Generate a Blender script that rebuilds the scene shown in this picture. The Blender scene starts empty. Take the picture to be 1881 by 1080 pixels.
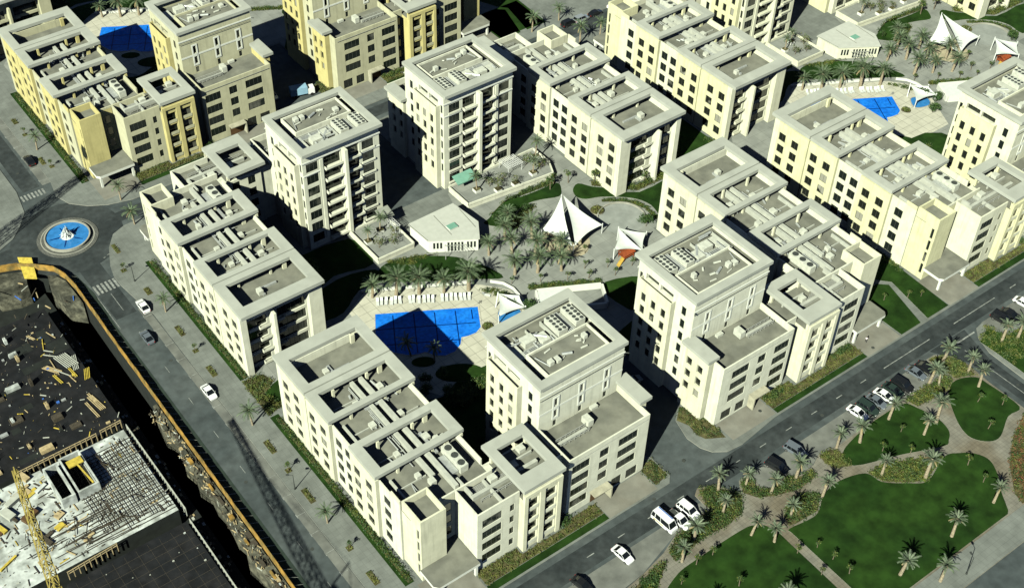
import bpy, bmesh, math, random
from math import sin, cos, tan, pi, radians, hypot, atan2
from mathutils import Vector
random.seed(7)
sc = bpy.context.scene
COL = sc.collection
ORG = {}          # object -> world origin of its local space (all unrotated)

# ------------------------------------------------------------------ materials
def mat(name, col, rough=.8, var=.12, scale=.6, streak=0., metal=0., col2=None, c2scale=.15, c2amt=.5, spec=.3, bump=0., bscale=8., coat=0.):
    m = bpy.data.materials.new(name); m.use_nodes = True
    nt = m.node_tree; N = nt.nodes; L = nt.links
    b = N['Principled BSDF']
    b.inputs['Roughness'].default_value = rough; b.inputs['Metallic'].default_value = metal
    b.inputs['Specular IOR Level'].default_value = spec
    b.inputs['Coat Weight'].default_value = coat
    geo = N.new('ShaderNodeNewGeometry')
    n1 = N.new('ShaderNodeTexNoise'); n1.inputs['Scale'].default_value = scale; n1.inputs['Detail'].default_value = 5
    L.new(geo.outputs['Position'], n1.inputs['Vector'])
    mr = N.new('ShaderNodeMapRange'); mr.inputs['From Min'].default_value = .3; mr.inputs['From Max'].default_value = .7
    mr.inputs['To Min'].default_value = 1 - var; mr.inputs['To Max'].default_value = 1 + var
    L.new(n1.outputs['Fac'], mr.inputs['Value'])
    cur = None
    if col2 is not None:
        n2 = N.new('ShaderNodeTexNoise'); n2.inputs['Scale'].default_value = c2scale; n2.inputs['Detail'].default_value = 4
        L.new(geo.outputs['Position'], n2.inputs['Vector'])
        r2 = N.new('ShaderNodeMapRange'); r2.inputs['From Min'].default_value = .42; r2.inputs['From Max'].default_value = .62
        r2.inputs['To Max'].default_value = c2amt
        L.new(n2.outputs['Fac'], r2.inputs['Value'])
        mx = N.new('ShaderNodeMix'); mx.data_type = 'RGBA'
        mx.inputs['A'].default_value = (*col, 1); mx.inputs['B'].default_value = (*col2, 1)
        L.new(r2.outputs['Result'], mx.inputs['Factor']); cur = mx.outputs['Result']
    mul = N.new('ShaderNodeMix'); mul.data_type = 'RGBA'; mul.blend_type = 'MULTIPLY'; mul.inputs['Factor'].default_value = 1
    if cur is None: mul.inputs['A'].default_value = (*col, 1)
    else: L.new(cur, mul.inputs['A'])
    L.new(mr.outputs['Result'], mul.inputs['B']); cur = mul.outputs['Result']
    if streak:
        mp = N.new('ShaderNodeVectorMath'); mp.operation = 'MULTIPLY'; mp.inputs[1].default_value = (1.6, 1.6, .12)
        L.new(geo.outputs['Position'], mp.inputs[0])
        n3 = N.new('ShaderNodeTexNoise'); n3.inputs['Scale'].default_value = 1.; n3.inputs['Detail'].default_value = 6
        L.new(mp.outputs['Vector'], n3.inputs['Vector'])
        r3 = N.new('ShaderNodeMapRange'); r3.inputs['From Min'].default_value = .5; r3.inputs['From Max'].default_value = .75
        r3.inputs['To Min'].default_value = 1; r3.inputs['To Max'].default_value = 1 - streak
        L.new(n3.outputs['Fac'], r3.inputs['Value'])
        m2 = N.new('ShaderNodeMix'); m2.data_type = 'RGBA'; m2.blend_type = 'MULTIPLY'; m2.inputs['Factor'].default_value = 1
        L.new(cur, m2.inputs['A']); L.new(r3.outputs['Result'], m2.inputs['B']); cur = m2.outputs['Result']
    L.new(cur, b.inputs['Base Color'])
    if bump:
        n4 = N.new('ShaderNodeTexNoise'); n4.inputs['Scale'].default_value = bscale; n4.inputs['Detail'].default_value = 4
        L.new(geo.outputs['Position'], n4.inputs['Vector'])
        bp = N.new('ShaderNodeBump'); bp.inputs['Strength'].default_value = bump; bp.inputs['Distance'].default_value = .1
        L.new(n4.outputs['Fac'], bp.inputs['Height']); L.new(bp.outputs['Normal'], b.inputs['Normal'])
    return m

def add_grid(m, size, col, w=.03, amt=.6):
    """darken joints of a paving grid (world XY)"""
    nt = m.node_tree; N = nt.nodes; L = nt.links; b = N['Principled BSDF']
    src = b.inputs['Base Color'].links[0].from_socket
    geo = N.new('ShaderNodeNewGeometry')
    br = N.new('ShaderNodeTexBrick'); br.inputs['Scale'].default_value = 1; br.offset = .0
    br.inputs['Brick Width'].default_value = size; br.inputs['Row Height'].default_value = size
    br.inputs['Mortar Size'].default_value = w; br.inputs['Color1'].default_value = (1, 1, 1, 1); br.inputs['Color2'].default_value = (.93, .93, .93, 1)
    br.inputs['Mortar'].default_value = (1 - amt, 1 - amt, 1 - amt, 1)
    L.new(geo.outputs['Position'], br.inputs['Vector'])
    m2 = N.new('ShaderNodeMix'); m2.data_type = 'RGBA'; m2.blend_type = 'MULTIPLY'; m2.inputs['Factor'].default_value = 1
    L.new(src, m2.inputs['A']); L.new(br.outputs['Color'], m2.inputs['B']); L.new(m2.outputs['Result'], b.inputs['Base Color'])

def glass_mat(name, col=(.012, .016, .014), curtain=(.32, .31, .24), thr=.62):
    m = bpy.data.materials.new(name); m.use_nodes = True
    nt = m.node_tree; N = nt.nodes; L = nt.links; b = N['Principled BSDF']
    b.inputs['Roughness'].default_value = .08; b.inputs['Specular IOR Level'].default_value = .5
    oi = N.new('ShaderNodeObjectInfo'); geo = N.new('ShaderNodeNewGeometry')
    n = N.new('ShaderNodeTexNoise'); n.inputs['Scale'].default_value = .55; n.inputs['Detail'].default_value = 0
    L.new(geo.outputs['Position'], n.inputs['Vector'])
    ad = N.new('ShaderNodeMath'); ad.operation = 'MULTIPLY_ADD'; ad.inputs[1].default_value = .25
    L.new(n.outputs['Fac'], ad.inputs[0]); L.new(oi.outputs['Random'], ad.inputs[2])
    r = N.new('ShaderNodeMapRange'); r.inputs['From Min'].default_value = thr; r.inputs['From Max'].default_value = thr + .04
    L.new(ad.outputs['Value'], r.inputs['Value'])
    mx = N.new('ShaderNodeMix'); mx.data_type = 'RGBA'; mx.inputs['A'].default_value = (*col, 1); mx.inputs['B'].default_value = (*curtain, 1)
    L.new(r.outputs['Result'], mx.inputs['Factor']); L.new(mx.outputs['Result'], b.inputs['Base Color'])
    return m

M = {}
M['asphalt'] = mat('asphalt', (.054, .066, .067), .85, .25, .5, col2=(.082, .095, .093), c2scale=.08, c2amt=.8, bump=.15)
M['lane'] = mat('worn_lane_asphalt', (.025, .031, .032), .8, .3, .7, col2=(.046, .054, .054), c2scale=.12, c2amt=.9)
M['parking'] = mat('parking_asphalt', (.165, .17, .15), .85, .2, .4, col2=(.105, .11, .10), c2scale=.3, c2amt=.6)
M['pave'] = mat('pavement', (.185, .198, .178), .85, .14, .5, col2=(.135, .145, .13), c2scale=.12, c2amt=.7); add_grid(M['pave'], 1.2, None, .03, .25)
M['court'] = mat('courtyard_paving', (.265, .275, .245), .85, .12, .4, col2=(.195, .205, .185), c2scale=.15, c2amt=.7); add_grid(M['court'], 3., None, .05, .3)
M['deckpave'] = mat('pool_deck_paving', (.50, .485, .39), .8, .1, .5); add_grid(M['deckpave'], 2.4, None, .06, .45)
M['path'] = mat('park_paving', (.20, .19, .155), .85, .2, .5, col2=(.15, .125, .085), c2scale=.11, c2amt=.8); add_grid(M['path'], .8, None, .04, .3)
M['apron'] = mat('apron_concrete', (.215, .21, .175), .85, .15, .35, col2=(.165, .155, .125), c2scale=.2, c2amt=.7)
M['kerb'] = mat('kerb_concrete', (.32, .315, .265), .85, .15, .7)
M['grass'] = mat('grass', (.0175, .044, .007), .95, .4, .35, col2=(.011, .031, .0055), c2scale=.09, c2amt=.9, spec=.1, bump=.6, bscale=14)
M['soil'] = mat('soil', (.065, .058, .028), .95, .3, .8, col2=(.12, .11, .048), c2scale=.4, c2amt=.9, spec=.1)
M['white_paint'] = mat('road_paint', (.24, .25, .23), .7, .5, 1.4)
M['yellow_paint'] = mat('yellow_paint', (.5, .36, .08), .7, .2, 1.4)
def wallset(k, w, b):
    M['wall' + k] = mat('plaster' + k, w, .9, .09, .5, streak=.2, spec=.15)
    M['bay' + k] = mat('bay_plaster' + k, b, .9, .09, .5, streak=.2, spec=.15)
wallset('_cream', (.65, .65, .525), (.63, .62, .46))
wallset('_ochre', (.51, .495, .335), (.55, .485, .215))
wallset('_yellow', (.645, .64, .49), (.63, .61, .385))
M['slab'] = mat('roof_slab_paint', (.40, .41, .355), .85, .10, .5, streak=.0, col2=(.33, .34, .295), c2scale=.25, c2amt=.6, spec=.2)
M['roof'] = mat('roof_deck', (.205, .205, .165), .9, .16, .5, col2=(.145, .147, .122), c2scale=.22, c2amt=.8, spec=.2)
M['beam'] = mat('roof_wall_paint', (.42, .43, .37), .85, .12, .9, spec=.2)
M['metal'] = mat('galvanised_metal', (.55, .57, .54), .45, .15, 2., metal=.5)
M['acbox'] = mat('ac_casing', (.52, .53, .45), .6, .15, 1.5)
M['acdark'] = mat('ac_fan', (.05, .055, .05), .6, .2, 2)
M['glass'] = glass_mat('window_glass', thr=1.06, curtain=(.12, .12, .1))
M['glassl'] = glass_mat('bay_window_glass', (.014, .016, .013), (.30, .295, .24), .97)
M['glassb'] = glass_mat('balcony_glass', (.014, .018, .013), (.12, .12, .095), 1.0)
M['wframe'] = mat('window_frame', (.07, .075, .065), .6, .05, 1)
M['trim'] = mat('white_trim', (.68, .69, .61), .8, .05, 1)
M['rail'] = mat('railing', (.45, .46, .42), .5, .1, 2, metal=.3)
M['brown'] = mat('brown_door', (.10, .055, .025), .6, .2, 1)
M['terr'] = mat('canopy_render', (.40, .38, .28), .8, .2, 1)
M['water'] = mat('pool_water', (.008, .15, .66), .07, .25, 1.4, spec=.5, col2=(.015, .21, .74), c2scale=.25, c2amt=.7, bump=.25, bscale=3)  # tone mottling paints light caustics into the blue
M['poolline'] = mat('pool_tile_line', (.002, .025, .14), .15, .05, 1, spec=.5)
M['fwater'] = mat('fountain_water', (.035, .19, .47), .1, .2, .9, spec=.5, bump=.2, bscale=3)
M['clubroof'] = mat('clubhouse_roof', (.47, .48, .425), .8, .06, .8)
M['sand'] = mat('sand', (.40, .35, .235), .95, .1, .8, col2=(.33, .29, .19), c2scale=.5, c2amt=.7)
M['disc'] = mat('plaza_disc', (.27, .285, .26), .85, .12, .5, col2=(.22, .235, .215), c2scale=.3, c2amt=.7)
M['brickring'] = mat('dark_paving_ring', (.12, .122, .108), .85, .2, .8); add_grid(M['brickring'], .6, None, .05, .4)
M['foam'] = mat('fountain_foam', (.75, .8, .78), .7, .1, 3)
M['sail'] = mat('sail_fabric', (.62, .645, .60), .8, .05, 1.2)
M['steelw'] = mat('white_steel', (.72, .73, .70), .5, .05, 1)
M['frond'] = mat('palm_frond', (.085, .115, .07), .55, .45, 1.3, col2=(.15, .18, .115), c2scale=1.1, c2amt=.9, spec=.3)
M['frond2'] = mat('palm_frond_deep', (.07, .105, .055), .55, .45, 1.3, col2=(.115, .15, .08), c2scale=1.1, c2amt=.9, spec=.3)
M['dryfrond'] = mat('dry_frond', (.26, .21, .11), .8, .3, 2.)
M['trunk'] = mat('palm_trunk', (.33, .28, .19), .95, .35, 5., col2=(.16, .12, .08), c2scale=6, c2amt=.7)
M['bark'] = mat('tree_bark', (.16, .13, .09), .95, .3, 5.)
M['leaf'] = mat('leaf_green', (.025, .06, .014), .6, .5, 1.6, col2=(.05, .085, .02), c2scale=1.2, c2amt=.9)
M['leafy'] = mat('leaf_yellow', (.115, .13, .025), .6, .45, 1.6, col2=(.045, .085, .018), c2scale=.7, c2amt=.9)
M['leafb'] = mat('leaf_dry', (.115, .12, .032), .7, .4, 1.6, col2=(.055, .08, .02), c2scale=.7, c2amt=.9)
M['leafr'] = mat('flower_orange', (.17, .06, .03), .7, .5, 1.6, col2=(.09, .09, .03), c2scale=1.2, c2amt=.9)
M['tyre'] = mat('tyre', (.012, .012, .012), .8, .1, 3)
M['rim'] = mat('wheel_rim', (.4, .4, .4), .35, .1, 3, metal=.8)
M['cglass'] = mat('car_glass', (.008, .010, .012), .05, .1, 2, spec=.6)
M['lamp'] = mat('car_lamp', (.7, .7, .65), .2, .1, 3)
M['tail'] = mat('car_tail', (.35, .01, .01), .3, .1, 3)
def paint(n, c, metal=.0): M['car_' + n] = mat('car_paint_' + n, c, .28, .04, 1, metal=metal, spec=.5, coat=.6)
paint('white', (.78, .79, .78)); paint('black', (.012, .013, .014)); paint('grey', (.20, .23, .26), .4)
paint('green', (.03, .05, .04), .2); paint('blue', (.13, .18, .24), .4); paint('silver', (.48, .52, .53), .5)
M['tarblue'] = mat('truck_blue', (.25, .42, .55), .6, .1, 1)
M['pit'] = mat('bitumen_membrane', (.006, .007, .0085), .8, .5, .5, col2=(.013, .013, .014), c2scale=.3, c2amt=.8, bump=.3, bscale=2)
M['pitwall'] = mat('dark_pit_wall', (.014, .017, .015), .95, .3, .6)  # near-black tone for the pit walls, floor and slab sides
M['rubble'] = mat('rubble', (.05, .05, .037), .95, .5, 1.2, col2=(.13, .125, .09), c2scale=.35, c2amt=.9, bump=.8, bscale=3)
M['fdeck'] = mat('formwork_deck', (.52, .55, .52), .85, .3, .8, col2=(.22, .235, .21), c2scale=.35, c2amt=.8)
M['rebar'] = mat('rebar', (.06, .05, .035), .8, .3, 3)
M['hoard'] = mat('hoarding_orange', (.33, .19, .04), .8, .4, .8, col2=(.15, .12, .045), c2scale=.5, c2amt=.8)
M['craney'] = mat('crane_yellow', (.34, .27, .07), .6, .25, 1.5)
M['timber'] = mat('timber', (.42, .33, .18), .85, .25, 1.5)
M['timbery'] = mat('yellow_formwork', (.50, .38, .06), .75, .25, 1.5)
M['hoardshadow'] = mat('hoarding_shadow_ground', (.022, .034, .026), .95, .3, .5)  # greenish ground, its colour darkened to carry the hoarding's shadow
M['bluebit'] = mat('blue_plastic', (.05, .14, .45), .5, .2, 2)
M['play'] = mat('playground_red', (.26, .06, .02), .6, .3, 1.5)
M['playy'] = mat('playground_yellow', (.42, .27, .05), .6, .2, 1.5)
M['awn'] = mat('green_awning', (.16, .33, .25), .7, .1, 1)
M['awng'] = mat('grey_awning', (.25, .26, .22), .7, .1, 1)
M['skin'] = mat('skin', (.32, .18, .11), .6, .05, 3); M['hair'] = mat('hair', (.015, .012, .01), .6, .1, 3)
M['cloth'] = mat('umbrella_cloth', (.66, .60, .42), .8, .12, 2)

# ------------------------------------------------------------------ mesh building
class MB:
    def __init__(s): s.v = []; s.f = []; s.m = []
    def poly(s, pts, m=0):
        i = len(s.v); s.v += [tuple(p) for p in pts]; s.f.append(tuple(range(i, i + len(pts)))); s.m.append(m)
    def box(s, x0, x1, y0, y1, z0, z1, m=0, mt=None):
        if x0 > x1: x0, x1 = x1, x0
        if y0 > y1: y0, y1 = y1, y0
        i = len(s.v)
        s.v += [(x0, y0, z0), (x1, y0, z0), (x1, y1, z0), (x0, y1, z0), (x0, y0, z1), (x1, y0, z1), (x1, y1, z1), (x0, y1, z1)]
        s.f += [(i, i+3, i+2, i+1), (i+4, i+5, i+6, i+7), (i, i+1, i+5, i+4), (i+1, i+2, i+6, i+5), (i+2, i+3, i+7, i+6), (i+3, i, i+4, i+7)]
        s.m += [m, m if mt is None else mt, m, m, m, m]
    def prism(s, pts, z0, z1, m=0, mt=None, bottom=False):
        n = len(pts); i = len(s.v)
        s.v += [(p[0], p[1], z0) for p in pts] + [(p[0], p[1], z1) for p in pts]
        a = sum(pts[k][0]*pts[(k+1) % n][1]-pts[(k+1) % n][0]*pts[k][1] for k in range(n))
        s.f.append(tuple(range(i+n, i+2*n)) if a > 0 else tuple(range(i+2*n-1, i+n-1, -1))); s.m.append(m if mt is None else mt)
        for k in range(n):
            j = (k+1) % n
            q = (i+k, i+j, i+n+j, i+n+k)
            s.f.append(q if a > 0 else q[::-1]); s.m.append(m)
        if bottom: s.f.append(tuple(range(i+n-1, i-1, -1))); s.m.append(m)
    def bar(s, a, b, r, m=0, n=4):
        a = Vector(a); b = Vector(b); d = (b-a)
        if d.length < 1e-6: return
        d.normalize(); u = d.cross(Vector((0, 0, 1)) if abs(d.z) < .9 else Vector((1, 0, 0))).normalized(); w = d.cross(u)
        i = len(s.v); ra, rb = (r, r) if not isinstance(r, tuple) else r
        for p, rr in ((a, ra), (b, rb)):
            for k in range(n):
                t = 2*pi*(k+.5)/n; s.v.append(tuple(p+u*(cos(t)*rr)+w*(sin(t)*rr)))
        for k in range(n): j = (k+1) % n; s.f.append((i+k, i+j, i+n+j, i+n+k)); s.m.append(m)
        s.f.append(tuple(i+n+k for k in range(n))); s.m.append(m); s.f.append(tuple(i+k for k in range(n-1, -1, -1))); s.m.append(m)
    def cyl(s, x, y, z0, z1, r, n=16, m=0, mt=None, r1=None, ph=0):
        r1 = r if r1 is None else r1; i = len(s.v)
        for z, rr in ((z0, r), (z1, r1)):
            for k in range(n): t = 2*pi*k/n+ph; s.v.append((x+rr*cos(t), y+rr*sin(t), z))
        for k in range(n): j = (k+1) % n; s.f.append((i+k, i+j, i+n+j, i+n+k)); s.m.append(m)
        s.f.append(tuple(i+n+k for k in range(n))); s.m.append(m if mt is None else mt)
    def build(s, name, mats, parent=None, loc=None, smooth=False):
        o = ORG[parent.name] if parent is not None and loc is None else (loc or (0, 0, 0))
        me = bpy.data.meshes.new(name)
        me.from_pydata([(x-o[0], y-o[1], z-o[2]) for x, y, z in s.v], [], s.f)
        for m in mats: me.materials.append(M[m] if isinstance(m, str) else m)
        if any(s.m): me.polygons.foreach_set('material_index', s.m)
        if smooth: me.polygons.foreach_set('use_smooth', [True]*len(s.f))
        me.update()
        ob = bpy.data.objects.new(name, me); COL.objects.link(ob)
        if parent is not None: ob.parent = parent
        else: ob.location = o
        ORG[ob.name] = o
        return ob
def tag(o, label=None, cat=None, group=None, kind=None):
    if label: o['label'] = label
    if cat: o['category'] = cat
    if group: o['group'] = group
    if kind: o['kind'] = kind
    return o
def thing(name, loc, label, cat, group=None, rz=0.):
    e = bpy.data.objects.new(name, None); COL.objects.link(e); e.location = loc; e.rotation_euler = (0, 0, rz)
    e.empty_display_size = .5; ORG[e.name] = tuple(loc)
    return tag(e, label, cat, group)
def kids(o): return [c for c in bpy.data.objects if c.parent is o]
CH = {}
def copy_tree(o, parent=None):
    c = o.copy(); COL.objects.link(c)
    if parent is not None: c.parent = parent
    if o.name not in CH: CH[o.name] = list(o.children)
    for k in CH[o.name]: copy_tree(k, c)
    return c
def place(o, x, y, z=0, rz=0, s=1., label=None, group=None):
    o.location = (x, y, z); o.rotation_euler = (0, 0, rz); o.scale = (s, s, s)
    if label: o['label'] = label
    if group: o['group'] = group
    return o
def ordinal(k, n):
    w = ['leftmost', 'second from left', 'third from left', 'fourth from left', 'fifth from left', 'sixth from left', 'seventh from left']
    if k == n-1 and n > 1: return 'rightmost'
    return w[k]

# ------------------------------------------------------------------ ground
def sheet(name, pts, z0, z1, m, kind='structure', kerb=None):
    b = MB(); b.prism(pts, z0, z1, 1 if kerb else 0, 0)
    o = b.build(name, [m, kerb] if kerb else [m])
    return tag(o, kind=kind)
XP, YP = 136.74, 143.73
FENCE = [(51.5, 40), (51.6, 126), (51.7, 200), (51.9, 222), (51.4, 227.2), (50.2, 230.8), (47.4, 233.6), (44.0, 236.6), (40.0, 238.2), (20, 239.5), (-160, 240)]
g = MB()
g.poly([(51.5, -60, 0), (520, -60, 0), (520, 700, 0), (-200, 700, 0), (-200, 240, 0)] + [(x, y, 0) for x, y in FENCE[::-1]])
tag(g.build('ground', ['asphalt']), kind='structure')
sheet('pavement', [(66, 103.5), (63.4, 104.6), (62.3, 107), (62.2, 160), (62.4, 205), (61.2, 212), (60.5, 217.5), (60.4, 221), (61.3, 225), (63.7, 231), (66.5, 234.9), (70, 236.3), (76, 236.5),
   (121.5, 236.5), (121.5, 203), (139, 203), (139, 236.5), (420, 236.5), (420, 103.5), (152, 103.5), (141.4, 102.2), (137.6, 102.6), (135.1, 104.3), (133.9, 106.4), (133.4, 109.8), (134.8, 114.7), (139.5, 119), (139.5, 140),
   (121.5, 140), (121.5, 114), (124.3, 110.4), (124.3, 104.8), (123, 103.5)], -.05, .13, 'pave', kerb='kerb')
sheet('pavement', [(62.3, 420), (62.3, 262), (61.2, 256), (62.6, 251.6), (66, 248), (70.2, 245.6), (76, 244), (121, 243.5), (121.5, 248), (121.5, 283), (139, 283), (139, 248), (139.5, 243.5), (420, 243.5), (420, 420)], -.05, .13, 'pave', kerb='kerb')
sheet('pavement', [(54, 420), (54, 263), (52.6, 254.4), (49.5, 250), (46.7, 246.9), (42.6, 244.8), (30, 243.6), (-60, 243), (-60, 420)], -.05, .13, 'pave', kerb='kerb')
PARK = [(80, 54.5), (80, 88.6), (95, 89.6), (105, 90.8), (111, 92), (115.7, 93.8), (122.3, 94.5), (125.3, 94.1), (124.7, 95), (124.9, 98.4), (126.4, 99.4), (129.7, 98.2), (131.4, 95.4), (132.6, 93.9), (134.3, 96), (136.4, 96.2), (137.2, 95.8), (136.6, 92.6), (138.1, 91),
   (142.6, 91.6), (145, 90), (149, 90.2), (151.5, 91.4), (157.2, 90.7), (169.7, 91.2), (178.5, 91.2), (181, 91.2), (188.4, 91.3), (189.6, 96), (192, 95.9), (194.5, 93.7), (195.6, 90.3), (195, 83.6), (194.9, 54.5)]
sheet('park_path', PARK, -.05, .12, 'path', kerb='kerb')
sheet('pavement', [(203.8, 93.7), (205.8, 95.8), (208, 96.1), (209.3, 91.6), (300, 91.4), (300, 54.5), (201.7, 54.5), (201.7, 80.3), (202.1, 89.5)], -.05, .125, 'pave', kerb='kerb')
sheet('sidewalk', [(100, 54.6), (194.8, 54.6), (194.8, 59.6), (171, 59.9), (133, 59.9), (100, 60)], .12, .135, 'pave')
sheet('parking_strip', [(62.15, 107), (60.3, 107), (60.3, 208.5), (62.15, 208.5)], -.02, .012, 'parking')
sheet('parking_strip', [(60.2, 262), (62.25, 262), (62.25, 320), (60.2, 320)], -.02, .012, 'parking')
sheet('parking_strip', [(79, 96.6), (124.8, 96.6), (124.6, 95.2), (125, 94.2), (122.3, 94.6), (115.7, 93.9), (105, 90.9), (79, 88.7)], -.02, .012, 'parking')
sheet('parking_strip', [(137.2, 95.9), (189.4, 96.2), (188.5, 91.4), (157.2, 90.8), (151.5, 91.5), (149, 90.3), (145, 90.1), (142.6, 91.7), (138.2, 91.1), (136.7, 92.6)], -.02, .012, 'parking')
sheet('parking_strip', [(208.1, 96.3), (300, 96.3), (300, 91.5), (209.4, 91.7)], -.02, .012, 'parking')
sheet('worn_lane', [(66, 97.4), (190, 97.4), (300, 97.2), (300, 102.2), (136, 101.9), (66, 102.2)], -.02, .008, 'lane')
sheet('worn_lane', [(196.6, 60), (200.4, 60), (200.6, 88), (203.4, 97.1), (192, 97.2), (196.4, 90)], -.02, .009, 'lane')
sheet('worn_lane', [(57.3+13.*cos(t*.0982), 240.1+13.*sin(t*.0982)) for t in range(64)], -.02, .008, 'lane')
sheet('worn_lane', [(55.2, 262), (59.4, 262), (59.4, 320), (55.2, 320)], -.02, .009, 'lane'); sheet('worn_lane', [(68.5, 238.2), (125, 238), (300, 238), (300, 242.2), (125, 242), (68.5, 241.8)], -.02, .009, 'lane')
sheet('worn_lane', [(55, 208), (59.8, 208), (59.8, 227.7), (54.8, 227.7)], -.02, .0095, 'lane'); sheet('worn_lane', [(30, 239.6), (44.7, 238.6), (44.9, 244.3), (30, 243)], -.02, .0085, 'lane')
b = MB()
for (x, y) in ((59.2, 190), (56.4, 152), (58.8, 131), (118, 102.4), (160, 98.2), (199.3, 80), (129, 106), (57, 270), (150.5, 106.4), (183, 105)): b.cyl(x, y, .0, .03 if y < 103 or y > 110 else .147, .38, 14)
tag(b.build('drain_cover', ['acdark']), kind='structure')
# entrance aprons and plazas
def apron(x0, x1, y0, y1, nm='forecourt'): return sheet(nm, [(x0, y0), (x1, y0), (x1, y1), (x0, y1)], .12, .142, 'apron')
for ox, oy in ((0, 0), (0, YP), (XP, 0)):
    apron(108.2+ox, 120.2+ox, 103.8+oy, 108.9+oy); apron(140.6+ox, 152.6+ox, 104+oy, 109+oy)
    apron(70.2+ox, 80+ox, 103.8+oy, 113+oy)
    if ox == 0: apron(180.2+ox, 190.5+ox, 103.8+oy, 113+oy)
# lane markings
b = MB()
def dash(x0, x1, y0, y1): b.box(x0, x1, y0, y1, 0, .022)
for x in (143.7, 151, 158.4, 165.8, 173.1, 136.5, 129, 121.5, 114, 106.5, 99): dash(x, x+1.7, 99.55, 99.72)
dash(180.3, 195, 99.52, 99.7); dash(203, 217, 99.52, 99.7); dash(222.4, 224.5, 99.5, 99.7); dash(230, 232, 99.5, 99.7)
dash(198.6, 204.6, 95.15, 95.5); dash(198.4, 198.55, 60, 93)
for y in range(110, 206, 11): dash(57.35, 57.45, y, y+2.2)
for y in (144.4, 139.1, 133.9, 128.6, 123.2, 150.2, 155.9, 161.5, 167.1, 172.8, 183.4, 189, 194.5, 200, 205.2):
    dash(60.3, 62.1, y-.06, y+.06); dash(60.2, 60.33, y-.5, y+.5)
for y in (264, 269.5, 275, 280.5, 286, 291.5, 297): dash(60.2, 62.2, y-.06, y+.06); dash(60.1, 60.23, y-.5, y+.5)
for k in range(6): dash(55.0+k*.95, 55.5+k*.95, 217.6, 220.9)
for k in range(7): dash(53.95+k*.9, 54.42+k*.9, 258.6, 260.9)
dash(54.5, 54.62, 205, 217); dash(57.5, 57.62, 210, 216.5)
for k in range(9):
    t = radians(-70+k*6); dash(57.3+12.2*cos(t)-.25, 57.3+12.2*cos(t)+.25, 240+12.2*sin(t)-.1, 240+12.2*sin(t)+.1)
tag(b.build('road_markings', ['white_paint']), kind='structure')
sheet('hoarding_shadow_strip', [(51.95, 60), (54.2, 60), (54.2, 186), (54.1, 205), (54.6, 219), (53.6, 227), (52.4, 228)], -.02, .03, 'hoardshadow')  # dark sheet painted where the hoarding's shadow falls on the greenish ground
# ------------------------------------------------------------------ planting helpers
def inpoly(x, y, P):
    c = False; n = len(P)
    for i in range(n):
        x1, y1 = P[i]; x2, y2 = P[i-1]
        if (y1 > y) != (y2 > y) and x < (x2-x1)*(y-y1)/(y2-y1)+x1: c = not c
    return c
def smoothp(P, it=2):
    n = len(P); Q = []; k = 4 if it > 1 else 3
    for i in range(n):
        p0, p1, p2, p3 = P[i-1], P[i], P[(i+1) % n], P[(i+2) % n]
        for j in range(k):
            t = j/k
            Q.append(tuple(.5*(2*p1[c]+(p2[c]-p0[c])*t+(2*p0[c]-5*p1[c]+4*p2[c]-p3[c])*t*t+(3*p1[c]-p0[c]-3*p2[c]+p3[c])*t**3) for c in (0, 1)))
    return Q
def lawn(P, z=.17, sm=2, dx=0, dy=0, edge=True):
    P = [(x+dx, y+dy) for x, y in P]
    if sm: P = smoothp(P, sm)
    return sheet('lawn', P, .1, z, 'grass', kerb='kerb' if edge else None)
def shrubs(P, dens=5., h=.7, mats=('leaf', 'leafy', 'leafb'), dx=0, dy=0, size=.28, clump=1.1, name='shrubbery', soil=True, seed=1, base=.14):
    P = [(x+dx, y+dy) for x, y in P]
    if soil: sheet('planting_bed', P, .1, .155, 'soil')
    R = random.Random(seed+int(P[0][0]*10)); b = MB()
    xs = [p[0] for p in P]; ys = [p[1] for p in P]; A = (max(xs)-min(xs))*(max(ys)-min(ys))
    for _ in range(int(A*dens/clump)):
        cx, cy = R.uniform(min(xs), max(xs)), R.uniform(min(ys), max(ys))
        if not inpoly(cx, cy, P): continue
        hh = h*R.uniform(.35, 1.15); rr = clump*R.uniform(.3, .62); mi = R.choice(range(len(mats)))
        for k in range(int(14*rr/.4)):
            t = R.uniform(0, 2*pi); u = R.uniform(-.2, 1); q = (1-u*u)**.5 if u > 0 else 1
            px, py, pz = cx+rr*q*cos(t), cy+rr*q*sin(t), base+hh*(.15+.85*max(u, 0))
            leafq(b, R, px, py, pz, size*R.uniform(.6, 1.3), mi)
    return tag(b.build(name, list(mats)), kind='stuff')
def leafq(b, R, x, y, z, s, m):
    n = Vector((R.gauss(0, .6), R.gauss(0, .6), R.uniform(.2, 1.2))).normalized()
    u = n.orthogonal().normalized(); w = n.cross(u); a = R.uniform(0, 6.28); d = u*cos(a)+w*sin(a); e = n.cross(d)*.5
    p = Vector((x, y, z)); b.poly([p-d*s*.5, p+e*s*.55, p+d*s*.5, p-e*s*.55], m)

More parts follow.
